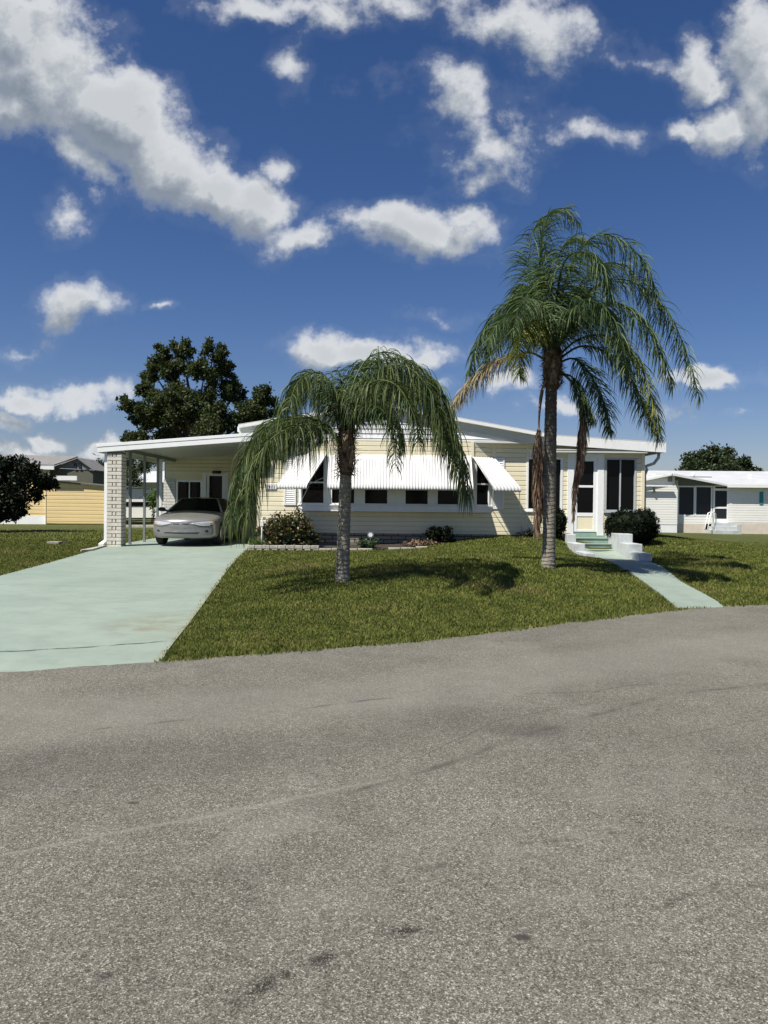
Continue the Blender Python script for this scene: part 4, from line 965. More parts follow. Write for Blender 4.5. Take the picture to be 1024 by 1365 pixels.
for pts, L, dr, mt, t0 in F2: frond(p2, PP(Y2, *pts), L*1.0, 175, dr*.8, mt, t0=t0, width=.0082, r0=.024, tipL=.45, spread=1.2, plume=.45, low=.55, fwd=.5, label={'frond_tan': 'browning frond reaching left', 'frond_yellow': 'yellowing green frond'}.get(mt))
frond(p2, PP(Y2, (727, 508, -.15), (720, 530, -.2), (718, 580, -.2), (717, 640, -.2), (716, 705, -.2)), .40, 360, .8, 'frond_dead', t0=.32, spread=.9, width=.008, fwd=.9, r0=.022, tipL=.6, label='dead brown frond hanging left of the trunk')
frond(p2, PP(Y2, (724, 520, .1), (719, 560, .1), (720, 620, .1), (721, 685, .1)), .36, 280, .8, 'frond_dead', t0=.35, spread=.8, width=.008, fwd=.9, r0=.018, tipL=.6, label='dead brown frond hanging behind the trunk')
frond(p2, PP(Y2, (746, 492, -.1), (764, 512, -.2), (778, 548, -.25), (777, 590, -.25), (768, 640, -.25), (764, 690, -.25)), .40, 360, .8, 'frond_dead', t0=.28, spread=.85, width=.008, fwd=.9, r0=.022, tipL=.35, label='dead brown frond hanging in front of the door')
frond(p2, PP(Y2, (746, 495, .1), (768, 520, .1), (776, 570, .1), (770, 630, .0)), .38, 260, .8, 'frond_dead', t0=.38, spread=.8, width=.008, fwd=.9, r0=.016, tipL=.5, label='dead brown frond in front of the sunroom')

# ------------------------------------------------------------------ planting by the house
def core(parent, blobs, mat, k=.72):
    bm = bmesh.new()
    for c, r in blobs:
        mt_ = Matrix.Translation(Vector(c)-wloc(parent)) @ Matrix.Diagonal((*[x*k for x in r], 1)); bmesh.ops.create_icosphere(bm, subdivisions=3, radius=1, matrix=mt_)
    for v in bm.verts: v.co += Vector(rng.normal(0, .012, 3))
    me = bpy.data.meshes.new('inner_foliage'); bm.to_mesh(me); bm.free(); me.materials.append(mat); o = bpy.data.objects.new('inner_foliage', me); col.objects.link(o); o.parent = parent; return o
def bush(name, label, cat, blobs, n, size, mat, asp=.5, clump=30, cs=.16, shell=.7, corek=.0, stem=True, group=None):
    c0 = blobs[0][0]; zg = h1(c0[0], c0[1]); t = thing(name, (c0[0], c0[1], zg), label, cat, group)
    leaves(blobs, n, size, mat and mat, t, 'foliage', asp, clump, cs, shell)
    if corek: core(t, blobs, M[mat], corek)
    if stem:
        q = MB()
        for i, (c, r) in enumerate(blobs):
            for j in range(3): q.tube([(c0[0]+random.uniform(-.05, .05), c0[1]+random.uniform(-.05, .05), zg-.03), (c[0]+random.uniform(-.5, .5)*r[0], c[1]+random.uniform(-.5, .5)*r[1], c[2]+r[2]*.3)], [.016, .006], 6)
        q.build('stems', M['bark'], t)
    return t
def bp(px, py, Y, rx, ry, rz): p = P(px, py, Y); return ((p.x, p.y, p.z), (rx, ry, rz))
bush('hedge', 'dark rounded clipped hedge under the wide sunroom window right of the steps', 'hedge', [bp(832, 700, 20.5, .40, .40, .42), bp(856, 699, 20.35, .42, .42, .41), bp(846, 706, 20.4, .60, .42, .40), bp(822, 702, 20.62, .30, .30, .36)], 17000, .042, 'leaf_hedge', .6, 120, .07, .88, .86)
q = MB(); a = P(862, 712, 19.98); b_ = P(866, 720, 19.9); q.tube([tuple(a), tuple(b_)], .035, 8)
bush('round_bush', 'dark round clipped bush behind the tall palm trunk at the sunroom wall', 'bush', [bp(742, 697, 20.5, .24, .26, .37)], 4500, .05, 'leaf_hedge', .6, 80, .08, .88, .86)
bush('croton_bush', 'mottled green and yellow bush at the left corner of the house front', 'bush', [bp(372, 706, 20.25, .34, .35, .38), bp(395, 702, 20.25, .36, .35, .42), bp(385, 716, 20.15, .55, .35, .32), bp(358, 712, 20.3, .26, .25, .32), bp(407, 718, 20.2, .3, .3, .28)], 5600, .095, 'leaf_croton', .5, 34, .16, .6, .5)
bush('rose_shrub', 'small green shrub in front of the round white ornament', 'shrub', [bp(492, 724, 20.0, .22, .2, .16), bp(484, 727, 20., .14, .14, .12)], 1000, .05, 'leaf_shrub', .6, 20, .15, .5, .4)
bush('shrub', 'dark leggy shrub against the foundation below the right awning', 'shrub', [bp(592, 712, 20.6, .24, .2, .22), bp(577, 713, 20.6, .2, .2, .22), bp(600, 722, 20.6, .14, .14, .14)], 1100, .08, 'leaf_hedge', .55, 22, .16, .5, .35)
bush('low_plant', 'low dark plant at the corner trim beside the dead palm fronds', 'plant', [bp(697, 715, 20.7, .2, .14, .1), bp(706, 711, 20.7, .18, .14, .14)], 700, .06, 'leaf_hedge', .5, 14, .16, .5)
t = thing('fallen_leaves', (*P(555, 724, 20.3).xy, .5), 'heap of dry brown leaves beside the dark leggy shrub', 'leaves')
leaves([bp(553, 725, 20.3, .32, .15, .07), bp(570, 723, 20.3, .2, .12, .06)], 500, .08, 'frond_dead', t, 'leaf_litter', .4, 20, .2, .3)
t = thing('strap_leaf_plant', (*P(342, 728, 20.0).xy, .45), 'clump of narrow green strap leaves left of the mottled bush', 'plant')
V = []; Q = []
for i in range(170):
    c = P(random.gauss(343, 5), 731, 20.+random.uniform(-.12, .12)); z0 = h1(c.x, c.y); a = random.uniform(0, 6.28); l = random.uniform(.2, .42); o = Vector((math.cos(a), math.sin(a), 0)); s_ = Vector((-o.y, o.x, 0))*.009; k = len(V)
    for j in range(5):
        f = j/4; p = Vector((c.x, c.y, z0+.03))+o*l*.7*f*f+Vector((0, 0, l*(f*1.3-.55*f*f))); w = 1-f*.85; V += [tuple(p-s_*w), tuple(p+s_*w)]
    for j in range(4): Q.append((k+2*j, k+2*j+1, k+2*j+3, k+2*j+2))
obj_arrays('foliage', V, Q, M['leaf_strap'], t)
# standpipe and ornament
a = P(349, 733, 19.95); b_ = P(350, 690, 19.95); q = MB(); q.tube([(a.x, a.y, h1(a.x, a.y)-.02), (a.x, a.y, b_.z)], .018, 8); q.tube([(a.x, a.y, b_.z-.05), (a.x+.10, a.y-.02, b_.z+.0)], .022, 8); q.box(a.x-.04, a.x+.04, a.y-.03, a.y+.03, b_.z-.22, b_.z-.10)
t = thing('standpipe', (a.x, a.y, h1(a.x, a.y)), 'thin white standpipe with small box at the corner of the house', 'pipe'); q.build('pipe', M['galv'], t)
q = MB(); q.tube([(a.x+.06, a.y-.03, b_.z-.02), (a.x+.06, a.y-.06, b_.z-.02)], .04, 10); q.build('valve', M['alu'], t)
o_ = P(494, 713, 20.5); t = thing('garden_ornament', (o_.x, 20.5, h1(o_.x, 20.5)), 'round white faced garden ornament at the foundation behind the small green shrub', 'ornament')
q = MB(); q.tube([(o_.x, 20.5, h1(o_.x, 20.5)), (o_.x, 20.5, o_.z-.07)], .012, 6); q.build('stake', M['black'], t)
q = MB(); q.tube([(o_.x, 20.49, o_.z), (o_.x, 20.53, o_.z)], .085, 20); q.build('rim', M['alu'], t); q = MB(); q.tube([(o_.x, 20.482, o_.z), (o_.x, 20.488, o_.z)], .055, 20); q.build('face', M['white'], t)
# planting bed and its edging
def bed():
    x0, x1 = -3.42, 1.9; n = 30; V = []; Q = []
    for i in range(n+1):
        x = x0+(x1-x0)*i/n; yf = 19.75+max(0, x-.2)*.55
        for y in np.linspace(yf, 21.03, 6): V.append((x, y, h1(x, y)+.035+random.uniform(0, .012)))
    for i in range(n):
        for j in range(5): k = i*6+j; Q.append((k, k+6, k+7, k+1))
    return obj_arrays('planting_bed', V, Q, M['mulch'])
tag(bed(), kind='structure')
t = thing('garden_edging', (-2.4, 19.7, .43), 'low grey block edging along the planting bed beside the driveway', 'edging'); q = MB(); x = P(329, 732, 19.7).x
while x < -1.65:
    L = random.uniform(.19, .22); z = h1(x, 19.7); 
    for c_ in range(2): q.box(x+(.0 if c_ else .05), x+L-.012, 19.62+random.uniform(-.008, .008), 19.74, z-.04+c_*.095, z+.045+c_*.095)
    x += L
q.build('blocks', M['edging'], t, bevel=.008)
q = MB()
while x < .95:
    L = random.uniform(.28, .4); z = h1(x, 19.7); y_ = 19.64+random.uniform(-.015, .015)
    if not (-.62 < x < -.2): q = MB(); q.box(x, x+L-.02, y_, y_+.11, z-.04, z+.065+random.uniform(-.01, .01)); q.build('block', M['edging'], t, bevel=.008)
    x += L
# slab on the left lawn, splash block
s0 = G(62, 726, .36); s1 = G(80, 726, .36); zz_ = h1(s0.x, s0.y); t = MB(); t.box(s0.x, s1.x, s0.y, s0.y+.3, zz_-.05, zz_+.09)
tag(t.build('stone_slab', M['stone'], None, bevel=.02), 'grey stone slab lying on the left lawn beside the driveway', 'slab')
s0 = G(82, 725, .36); s1 = G(92, 725, .36); t = MB(); t.box(s0.x, s1.x, s0.y+.05, s0.y+.25, zz_-.05, zz_+.07); tag(t.build('stone', M['rubber'], None, bevel=.02), 'small dark stone just right of the grey slab on the lawn', 'stone')
t = MB(); a = G(108, 732, .42); b_ = G(140, 727, .42); t.prism([(a.x, a.y, h1(a.x, a.y)), (b_.x-.02, a.y+.1, h1(b_.x, a.y)), (b_.x-.02, b_.y+.35, h1(b_.x, b_.y)), (a.x+.15, a.y+.4, h1(a.x, a.y))], (0, 0, .07)); tag(t.build('splash_block', M['edging'], None, bevel=.02), 'rough pale splash block under the carport downspout', 'splash block')

# ------------------------------------------------------------------ trees
def tree(name, label, Y, blobs_px, n, size, mat, base_px, r, depth=.8, cat='tree', asp=.55, clump=16, cs=.2, shell=.45):
    s = Y/1024; bl = []
    for x, y, rr in blobs_px:
        p = P(x, y, Y+random.uniform(-1, 1)*rr*s*1.2); bl.append(((p.x, p.y, p.z), (rr*s, rr*s*1.1*depth, rr*s*.9)))
    b = P(base_px, 690, Y); zg = h1(b.x, Y); t = thing(name, (b.x, Y, zg), label, cat)
    q = MB(); zs_ = sorted(c[2] for c, _ in bl); tz_ = zg+(zs_[len(zs_)//3]-zg)*.55
    limbs(q, (b.x, Y, zg-.1), (b.x, Y, tz_), r, [c for c, _ in bl]); q.build('trunk', M['bark'], t)
    leaves(bl, n, size, mat, t, 'crown', asp, clump, cs, shell); return t
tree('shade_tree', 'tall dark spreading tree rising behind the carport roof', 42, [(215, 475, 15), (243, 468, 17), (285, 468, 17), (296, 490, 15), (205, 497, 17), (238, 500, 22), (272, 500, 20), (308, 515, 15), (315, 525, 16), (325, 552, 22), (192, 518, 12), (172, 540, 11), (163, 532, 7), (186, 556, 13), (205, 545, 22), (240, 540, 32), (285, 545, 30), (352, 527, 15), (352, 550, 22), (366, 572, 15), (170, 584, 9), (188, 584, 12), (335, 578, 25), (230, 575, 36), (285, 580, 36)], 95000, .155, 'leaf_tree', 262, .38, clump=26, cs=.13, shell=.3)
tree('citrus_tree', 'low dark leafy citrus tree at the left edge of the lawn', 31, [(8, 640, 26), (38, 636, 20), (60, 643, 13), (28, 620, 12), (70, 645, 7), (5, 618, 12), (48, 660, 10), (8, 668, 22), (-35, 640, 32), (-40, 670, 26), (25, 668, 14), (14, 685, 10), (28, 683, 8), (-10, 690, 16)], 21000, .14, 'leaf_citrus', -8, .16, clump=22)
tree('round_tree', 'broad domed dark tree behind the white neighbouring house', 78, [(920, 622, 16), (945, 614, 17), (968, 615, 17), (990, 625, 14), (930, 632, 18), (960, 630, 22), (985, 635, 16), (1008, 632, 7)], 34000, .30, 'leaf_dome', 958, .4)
tree('feathery_tree', 'dark feathery tree beyond the yellow house seen past the carport pillar', 56, [(118, 636, 12), (135, 628, 14), (150, 632, 16), (168, 622, 14), (185, 618, 14), (172, 638, 14), (198, 612, 10), (158, 645, 10), (125, 648, 8), (210, 612, 8)], 9000, .34, 'leaf_tree', 150, .2, asp=.16)
bush('garden_bush', 'pale green loose bush on the far lawn seen through the carport', 'bush', [bp(203, 662, 48, .5, .5, .45), bp(207, 672, 48, .3, .4, .6)], 500, .22, 'leaf_strap', .4, 14, .2, .4)

# ------------------------------------------------------------------ neighbouring buildings
# right neighbour
YN = 50.0; nh = thing('neighbour_house', (*P(980, 700, YN).xy, 0.), 'white sided bungalow with screened porch and stone footing beyond the right lawn', 'house')
def nx(px, Y=YN): return P(px, 680, Y).x
def nz(px, py, Y=YN): return P(px, py, Y).z
w = MB(); fn = front(YN)
zb = nz(990, 698); zgr = -.15; ze = nz(1000, 646)
siding(w, fn, nx(971), nx(1130), zb, ze, pitch=.16); siding(w, fn, nx(903), nx(952), nz(920, 698), nz(920, 687), pitch=.16)
YL = 49.4; fnl = front(YL); siding(w, fnl, nx(835, YL), nx(903, YL), nz(880, 699, YL), nz(880, 646, YL), pitch=.16)
fs_, L = plane(nx(903, YL), YL, nx(903, YL), YN+3); siding(w, fs_, 0, L, zb, nz(905, 640, YL), pitch=.16)
siding(w, fnl, nx(835, YL), nx(899, YL), nz(880, 647, YL), nz(899, 632, YL), pitch=.12, clip=lambda z: (nx(835, YL)+max(0, (z-nz(835, 640.5, YL)))*4.2, 1e9))
w.build('wall', M['nwhite'], nh)
q = MB(); q.box(nx(903)+.02, nx(940), YN-.04, YN+.1, zgr-.2, nz(920, 698)); q.box(nx(976), nx(1130), YN-.02, YN+.1, zgr-.2, zb-.005); q.build('footing', M['footing'], nh)
q = MB(); q.box(nx(835, YL), nx(903, YL), YL+.0, YL+.1, zgr-.2, nz(880, 699, YL)); q.build('skirting', M['white'], nh)
# porch interior and screens
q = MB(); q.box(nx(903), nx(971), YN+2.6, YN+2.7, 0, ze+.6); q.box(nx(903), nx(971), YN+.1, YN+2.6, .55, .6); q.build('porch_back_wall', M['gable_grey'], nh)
q = MB(); q.box(nx(908)+.4, nx(920), YN+2.5, YN+2.6, .7, 2.6); q.build('porch_opening', M['black'], nh)
def nwin(a, b, t_, bt, ml=(), glass='screen', rails=(), mat='white', fr=.09): return window(nh, fn, nx(a), nx(b), nz((a+b)/2, bt), nz((a+b)/2, t_), fr, mull=[nx(k) for k in ml], rails=rails, glass=glass, mat=mat, sill=False)
nwin(903, 926.5, 647.5, 688); nwin(926, 949.5, 647.5, 688); nwin(1018.2, 1040, 654, 673, glass='glass', rails=(nz(1020, 664),), fr=.05)
dr = MB(); 
for a, b, t_, bt in ((950.5, 952.8, 647.5, 697), (969, 971, 647.5, 697), (952.8, 969, 651, 654), (952.8, 969, 675.5, 678), (952.8, 969, 691.5, 697), (952.8, 969, 647, 648.5)): fbox(dr, fn, nx(a), nx(b), nz(a, bt), nz(a, t_), -.03, .02)
dro = dr.build('screen_door', M['white'], nh); q = MB(); fbox(q, fn, nx(952.5), nx(969.2), nz(960, 692), nz(960, 648), -.03, -.015); q.build('screen', M['screen'], dro)
q = MB(); fbox(q, fn, nx(1012), nx(1016.8), nz(1014, 672.5), nz(1014, 655.5), .016, .06); q.build('shutter', M['teal'], nh, bevel=.01)
q = MB(); fbox(q, fnl, nx(889.5, YL), nx(895.5, YL), nz(892, 642, YL), nz(892, 635.5, YL), 0.01, .05); q.build('gable_vent', M['gable_grey'], nh, bevel=.01)
q = MB(); a = P(872, 652, YL-.15); q.tube([(a.x, YL, a.z+.05), (a.x, YL-.15, a.z+.12), (a.x, YL-.15, a.z)], .04, 6); q.tube([(a.x, YL-.15, a.z), (a.x, YL-.15, a.z-.22)], [.06, .09], 8); q.build('wall_lamp', M['alu'], nh)
# porch valance in the gable's shade
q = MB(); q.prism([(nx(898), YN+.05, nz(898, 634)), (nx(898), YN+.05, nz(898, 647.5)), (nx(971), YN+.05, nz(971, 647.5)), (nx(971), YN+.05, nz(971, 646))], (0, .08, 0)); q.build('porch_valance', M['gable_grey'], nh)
# roofs
q = MB(); A = P(898, 631, YL-.6); B = P(970, 645.5, YN-.5); C_ = P(1130, 647, YN-.5)
q.prism([tuple(A), tuple(B), (B.x, B.y, B.z-.12), (A.x, A.y, A.z-.14)], (0, .12, 0)); q.prism([tuple(B), tuple(C_), (C_.x, C_.y, C_.z-.2), (B.x, B.y, B.z-.2)], (0, .12, 0))
L0 = P(835, 647, YL-.35); L1 = P(897, 647, YL-.35); q.box(L0.x, L1.x, YL-.35, YL-.2, L0.z-.05, L0.z+.05)
A2 = P(838, 643, YL-.3); q.prism([tuple(A2), (A.x, YL-.3, A.z), (A.x, YL-.3, A.z-.12), (A2.x, YL-.3, A2.z-.12)], (0, .1, 0)); q.build('fascia', M['white'], nh)
q = MB(); D = P(940, 631, YN+6); E = P(1130, 640, YN+6)
q.poly([(A.x, A.y+.02, A.z-.01), (B.x, B.y+.02, B.z-.01), (C_.x, C_.y+.02, C_.z-.01), (E.x, YN+6, A.z+.55), (A.x, YN+6, A.z+.50)]); q.poly([(A2.x, YL-.3, A2.z), (A.x, YL-.3, A.z), (A.x, YN+6, A.z+.5), (A2.x, YN+6, A2.z)]); q.poly([(A.x, YN+6, A.z+.5), (E.x, YN+6, A.z+.55), (E.x, YN+6, 0), (A2.x, YN+6, 0), (A2.x, YN+6, A2.z)])
ro = q.build('roof', M['roofmetal'], nh); so_ = ro.modifiers.new('t', 'SOLIDIFY'); so_.thickness = .03
for px, py in ((924, 630.5), (1000, 633)): a = P(px, py, YN+3); k = MB(); k.tube([(a.x, YN+3, a.z-.3), (a.x, YN+3, a.z)], .12, 10); k.build('roof_vent', M['white'], ro)
ns = thing('entry_steps', (*P(957, 708, YN-1).xy, -.1), 'pale grey porch steps with white handrail at the neighbouring house', 'steps'); q = MB()
for i, (t_, y0) in enumerate(((697, .9), (701.5, 1.25), (706, 1.6))): z = nz(957, t_); q.box(nx(948-i*4), nx(971), YN-y0, YN-.05, -.3, z)
q.box(nx(971), nx(977), YN-1.3, YN-.05, -.3, nz(970, 699)); q.build('step_block', M['white_old'], ns)
q = MB(); a0 = P(939.5, 706, YN-1.7); a1 = P(944, 684, YN-1.3); a2 = P(948, 682.5, YN-.8); a3 = P(950.5, 685, YN-.3); a4 = P(951, 698, YN-.3)
for dx_ in (0, .18): q.tube([tuple(a0+Vector((dx_, 0, 0))), tuple(a1+Vector((dx_, 0, 0))), tuple(a2+Vector((dx_, 0, 0))), tuple(a3+Vector((dx_, 0, 0))), tuple(a4+Vector((dx_, 0, 0)))], .035, 6)
q.build('handrail', M['white'], ns)
# yellow home on the left
YY = 44.0; yh = thing('yellow_house', (*P(90, 697, YY).xy, .2), 'yellow lap sided house beyond the left lawn', 'house')
def yx(px, Y=YY): return P(px, 680, Y).x
def yz(px, py, Y=YY): return P(px, py, Y).z
w = MB(); fy = front(YY); ztl, ztr = yz(62, 642), yz(140, 648.5); xa, xb = yx(62.5), yx(158)
zc0 = yz(158, 650); siding(w, fy, xa, xb, yz(90, 698), zc0, pitch=.21, depth=.03); w.prism([(xa, YY-.02, zc0), (xb, YY-.02, zc0), (xa, YY-.02, ztl)], (0, .02, 0))
fy2 = front(YY+.6); siding(w, fy2, yx(-120), xa-.1, yz(30, 687), yz(30, 640), pitch=.21, depth=.03); w.build('wall', M['yellow'], yh)
q = MB(); q.box(yx(57.5), yx(60.6), YY+.3, YY+.5, .1, yz(60, 640)); q.box(yx(-120), yx(60), YY+.5, YY+.62, .1, yz(30, 688)); q.build('white_trim', M['white'], yh)
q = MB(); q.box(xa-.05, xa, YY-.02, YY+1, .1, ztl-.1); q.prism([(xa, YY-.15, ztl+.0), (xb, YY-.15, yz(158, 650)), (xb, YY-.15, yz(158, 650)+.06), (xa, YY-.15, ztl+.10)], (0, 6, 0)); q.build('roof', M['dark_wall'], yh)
q = MB(); q.box(yx(68), yx(105), YY-.3, YY-.1, yz(90, 640.5), yz(90, 634.5)); q.build('gutter', M['white'], yh)
YG2 = 50.; gh = thing('grey_gabled_house', (*P(70, 690, YG2).xy, .1), 'grey gabled house with pale shingle roof behind the yellow house', 'house')
def gp(px, py, Y=YG2): return tuple(P(px, py, Y))
q = MB(); q.prism([gp(70, 623.5), gp(103, 611), gp(124, 626)], (0, .2, 0)); q.build('gable', M['gable_grey'], gh)
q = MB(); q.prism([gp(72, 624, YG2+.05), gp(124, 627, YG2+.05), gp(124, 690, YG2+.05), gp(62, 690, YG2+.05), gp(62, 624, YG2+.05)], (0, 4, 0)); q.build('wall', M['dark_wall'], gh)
for px in (100, 106.5): q = MB(); q.prism([gp(px-1.7, 624.5, YG2-.05), gp(px+1.7, 625, YG2-.05), gp(px+1.7, 618.5, YG2-.05), gp(px, 616.8, YG2-.05), gp(px-1.7, 618.5, YG2-.05)], (0, .05, 0)); q.build('louvre_vent', M['black'], gh)
q = MB(); a, b_, c, d = gp(-60, 617.5, YG2-1), gp(72, 621, YG2-1), gp(104, 609.8, YG2+2.2), gp(-60, 606, YG2+2.2); q.prism([a, b_, c, d], (0, 0, .08)); q.prism([gp(103, 609.8, YG2-.2), gp(126, 626.5, YG2-.2), gp(126, 627.8, YG2-.2), gp(103, 611.2, YG2-.2)], (0, 3, 0)); q.prism([gp(103, 609.8, YG2-.2), gp(70, 622.5, YG2-.2), gp(70, 623.8, YG2-.2), gp(103, 611.2, YG2-.2)], (0, 1, 0)); q.build('roof', M['shingle'], gh)
q = MB(); q.prism([gp(-60, 618, YG2-1.1), gp(72, 621.5, YG2-1.1), gp(72, 626, YG2-1.1), gp(-60, 622.5, YG2-1.1)], (0, .1, 0)); q.build('fascia', M['white'], gh)
q = MB(); q.prism([gp(-60, 623), gp(66, 625), gp(66, 690), gp(-60, 690)], (0, 3, 0)); q.build('side_wall', M['nwhite'], gh)
# white house seen through the carport
YW2 = 62.; wh = thing('white_house', (*P(190, 684, YW2).xy, .1), 'low white house with dark window band seen through the open carport', 'house')
def wp(px, py, Y=YW2): return tuple(P(px, py, Y))
q = MB(); q.prism([wp(150, 650), wp(262, 650), wp(262, 690), wp(150, 690)], (0, 6, 0)); q.build('wall', M['nwhite'], wh)
q = MB(); q.prism([wp(162, 669, YW2-.05), wp(214, 669, YW2-.05), wp(214, 674.5, YW2-.05), wp(162, 674.5, YW2-.05)], (0, .05, 0)); q.build('window', M['glass'], wh)
q = MB(); q.prism([wp(150, 643, YW2-.6), wp(262, 643, YW2-.6), wp(262, 650, YW2-.1), wp(150, 650, YW2-.1)], (0, .3, 0)); q.build('eave', M['aluwhite'], wh)  # grey eave colour stands for the shadow on the fascia below the roof
q = MB(); q.prism([wp(178, 642.5, YW2-.7), wp(262, 643, YW2-.7), wp(262, 628, YW2+3), wp(194, 629, YW2+3)], (0, .1, .05)); q.build('roof', M['roofmetal'], wh)
a = P(164, 696, 38); b_ = P(222, 696, 38); q = MB(); q.box(a.x, b_.x, 38, 38.15, h1(a.x, 38)-.1, h1(a.x, 38)+.13); tag(q.build('low_kerb', M['edging'], None, bevel=.02), 'long low pale kerb on the lawn behind the carport', 'kerb')

# ------------------------------------------------------------------ sky
LX, LY = .5, .45
sun = bpy.data.lights.new('sun', 'SUN'); sun.energy = 5.0; sun.angle = R(.5); sun.color = (1, .95, .86)
so = bpy.data.objects.new('sun', sun); col.objects.link(so); so.rotation_euler = Vector((LX, LY, -1)).to_track_quat('-Z', 'Y').to_euler()
wd = bpy.data.worlds.new('World'); sc.world = wd; wd.use_nodes = True; t = NT(wd.node_tree); bg = wd.node_tree.nodes['Background']
sky = t.n('ShaderNodeTexSky'); sky.sky_type = 'NISHITA'; sky.sun_disc = False; sky.sun_elevation = math.atan(1/math.hypot(LX, LY)); sky.sun_rotation = math.atan2(-LX, -LY)
sky.air_density = 1.0; sky.dust_density = .4; sky.ozone_density = 2.5; sky.altitude = 0
tc = t.n('ShaderNodeTexCoord'); D = tc.outputs['Generated']
sep = t.n('ShaderNodeSeparateXYZ'); t.lk(D, sep.inputs[0]); dy = t.math('MAXIMUM', sep.outputs[1], .12)
uu = t.math('DIVIDE', sep.outputs[0], dy); vv = t.math('DIVIDE', sep.outputs[2], dy)
cb = t.n('ShaderNodeCombineXYZ'); t.lk(uu, cb.inputs[0]); t.lk(vv, cb.inputs[1]); UV = cb.outputs[0]
BL = [(20, 40, 85, 60, 20, 1.3), (60, 95, 110, 75, 25, 1.5), (150, 150, 110, 62, 30, 1.5), (215, 205, 110, 52, 30, 1.5), (290, 250, 85, 36, 28, 1.4), (340, 268, 48, 32, 0, 1.2), (372, 224, 18, 24, 0, .7), (95, 278, 20, 14, 0, .35), (20, 140, 60, 40, 15, 1.2), (120, 215, 60, 28, 30, .9),
 (412, 316, 46, 21, 0, .85), (470, 303, 34, 18, 0, .45), (560, 302, 82, 34, 0, 1.3), (612, 285, 38, 20, 0, 1.), (360, 6, 75, 18, 0, .8), (440, 22, 45, 22, 0, .75), (385, 75, 20, 24, 0, .35), (530, 8, 44, 20, 0, .45), (685, 25, 95, 40, 18, .95), (725, 48, 46, 28, 0, .75), (600, 0, 50, 14, 0, .4), (840, 72, 40, 15, 0, .42),
 (608, 140, 34, 40, -20, .62), (648, 190, 58, 32, 10, .62), (692, 165, 32, 34, 0, .55), (640, 228, 40, 14, -30, .45), (522, 115, 32, 13, 0, .35), (785, 172, 34, 11, 0, .35), (925, 82, 30, 34, 0, .75), (950, 108, 30, 16, 0, .7), (1010, 45, 38, 55, 0, 1.2), (1060, 120, 60, 80, 0, 1.2), (915, 165, 32, 18, 0, 1.), (968, 165, 52, 34, 0, 1.15), (1015, 165, 40, 45, 0, 1.2),
 (115, 402, 56, 31, 0, 1.15), (98, 412, 40, 24, 0, 1.), (225, 412, 13, 7, 0, .55), (45, 458, 26, 8, 0, .4), (490, 470, 100, 25, 0, 1.3), (432, 472, 50, 26, 0, 1.2), (565, 478, 38, 17, 0, 1.), (100, 528, 54, 16, 0, 1.1), (30, 530, 42, 15, 0, .9), (15, 558, 26, 16, 0, .9), (55, 578, 20, 11, 0, 1.), (135, 585, 30, 13, 0, 1.1), (30, 600, 70, 9, 0, .7),
 (660, 515, 34, 16, 0, .9), (590, 515, 30, 8, 0, .5), (940, 512, 62, 12, 0, .95), (992, 555, 20, 6, 0, .6), (915, 548, 26, 6, 0, .6), (750, 545, 44, 8, 0, .5), (578, 420, 22, 7, 0, .4), (-60, 560, 60, 40, 0, 1.1), (150, 612, 80, 8, 0, .5)]
grp = bpy.data.node_groups.new('cloud_density', 'ShaderNodeTree'); grp.interface.new_socket('Vector', in_out='INPUT', socket_type='NodeSocketVector'); grp.interface.new_socket('Density', in_out='OUTPUT', socket_type='NodeSocketFloat')
g = NT(grp); gi = g.n('NodeGroupInput'); go = g.n('NodeGroupOutput'); acc = None
for (x, y, rx, ry, rot, s) in BL:
    r = ray(x, y); mp = g.n('ShaderNodeMapping'); mp.vector_type = 'TEXTURE'; mp.inputs['Location'].default_value = (r.x/r.y, r.z/r.y, 0); mp.inputs['Rotation'].default_value = (0, 0, -R(rot)); mp.inputs['Scale'].default_value = (rx*1.35/1024, ry*1.35/1024, 1)
    if acc is None: g.lk(gi.outputs[0], mp.inputs[0])
    else:                                  # each step waits for the last one, which keeps the shader small
        ma = g.n('ShaderNodeVectorMath'); ma.operation = 'MULTIPLY_ADD'; g.lk(acc, ma.inputs[0]); ma.inputs[1].default_value = (1e-7, 0, 0); g.lk(gi.outputs[0], ma.inputs[2]); g.lk(ma.outputs[0], mp.inputs[0])
    L = g.vmath('LENGTH', mp.outputs[0]); v = g.math('MULTIPLY', g.math('SUBTRACT', 1., L), s); acc = v if acc is None else g.math('SMOOTH_MAX', acc, v, .06)
g.lk(acc, go.inputs[0])
def dens(vec):
    n = t.n('ShaderNodeGroup'); n.node_tree = grp; t.lk(vec, n.inputs[0]); return n.outputs[0]
def fbm(vec, scale, detail, rough=.6):
    nd = t.n('ShaderNodeTexNoise'); nd.inputs['Scale'].default_value = scale; nd.inputs['Detail'].default_value = detail; nd.inputs['Roughness'].default_value = rough; t.lk(vec, nd.inputs['Vector']); return nd
wn = fbm(UV, 7, 5, .6); warp = t.vmath('SCALE', t.vmath('SUBTRACT', wn.outputs['Color'], (.5, .5, .5)), scale=.11)
UVw = t.vmath('ADD', UV, warp)
def full(vec, vecw):
    d = dens(vecw); n = fbm(vec, 10, 10, .62).outputs['Fac']; return t.math('ADD', d, t.math('MULTIPLY', t.math('SUBTRACT', n, .5), 2.5))
d0 = full(UV, UVw)
off = (.012, .030, 0)
d1 = full(t.vmath('ADD', UV, off), t.vmath('ADD', UVw, off))
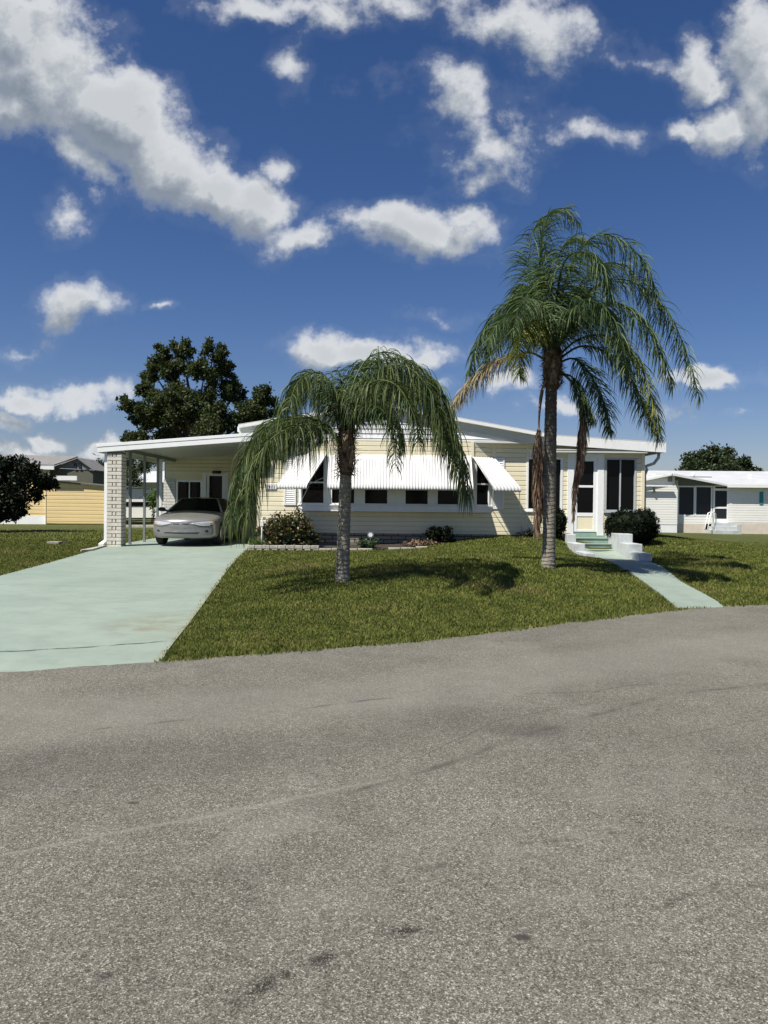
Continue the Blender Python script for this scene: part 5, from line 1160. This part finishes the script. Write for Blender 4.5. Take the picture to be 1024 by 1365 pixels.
front_ = t.mapr(sep.outputs[1], .15, .3, 0, 1)
alpha = t.math('MULTIPLY', t.mapr(d0, -.02, .72, 0, .97, True), front_)
wisp = t.math('MULTIPLY', t.mapr(d0, -.3, .1, 0, .05, True), front_)
alpha = t.math('MAXIMUM', alpha, wisp)
relief = t.mapr(t.math('SUBTRACT', d0, d1), -.45, .40, 0, 1)          # thinner towards the sun side = lit
thick = t.mapr(d0, .25, 1.2, 0, 1, True)
lit = t.math('SUBTRACT', t.math('ADD', t.math('MULTIPLY', relief, .75), t.mapr(alpha, 0, 1, .42, .20)), t.math('MULTIPLY', thick, .20), clamp=True)
ccol = t.ramp(lit, [(0, (.15, .18, .225)), (.35, (.24, .27, .31)), (.65, (.36, .385, .41)), (1, (.56, .57, .58))])
# generic clouds for the rest of the sky
gen = fbm(t.vmath('DIVIDE', D, (1, 1, .6)), 3.2, 6, .6).outputs['Fac']; back = t.math('MULTIPLY', t.mapr(gen, .62, .74, 0, .7, True), t.math('MULTIPLY', t.math('SUBTRACT', 1., front_), t.mapr(sep.outputs[2], 0, .15)))
hs = t.n('ShaderNodeHueSaturation'); hs.inputs['Saturation'].default_value = 1.22; hs.inputs['Value'].default_value = 1.0; t.lk(sky.outputs[0], hs.inputs['Color'])
SK = .052
skyc = t.vmath('MULTIPLY', hs.outputs[0], (SK*.92, SK*.88, SK*1.08))
c1 = t.mix(t.math('MAXIMUM', alpha, back), skyc, ccol)
em = c1; t.lk(em, bg.inputs[0]); bg.inputs[1].default_value = 1.0
bg.inputs[1].default_value = .1
sc2 = t.vmath('SCALE', c1, scale=10.); t.lk(sc2, bg.inputs[0])
wd.cycles.sampling_method = 'MANUAL'; wd.cycles.sample_map_resolution = 512

sc.view_settings.view_transform = 'Standard'; sc.view_settings.look = 'None'; sc.view_settings.gamma = 1; sc.view_settings.exposure = .5
sc.cycles.max_bounces = 6; sc.cycles.diffuse_bounces = 3; sc.cycles.transparent_max_bounces = 4; sc.cycles.use_denoising = True
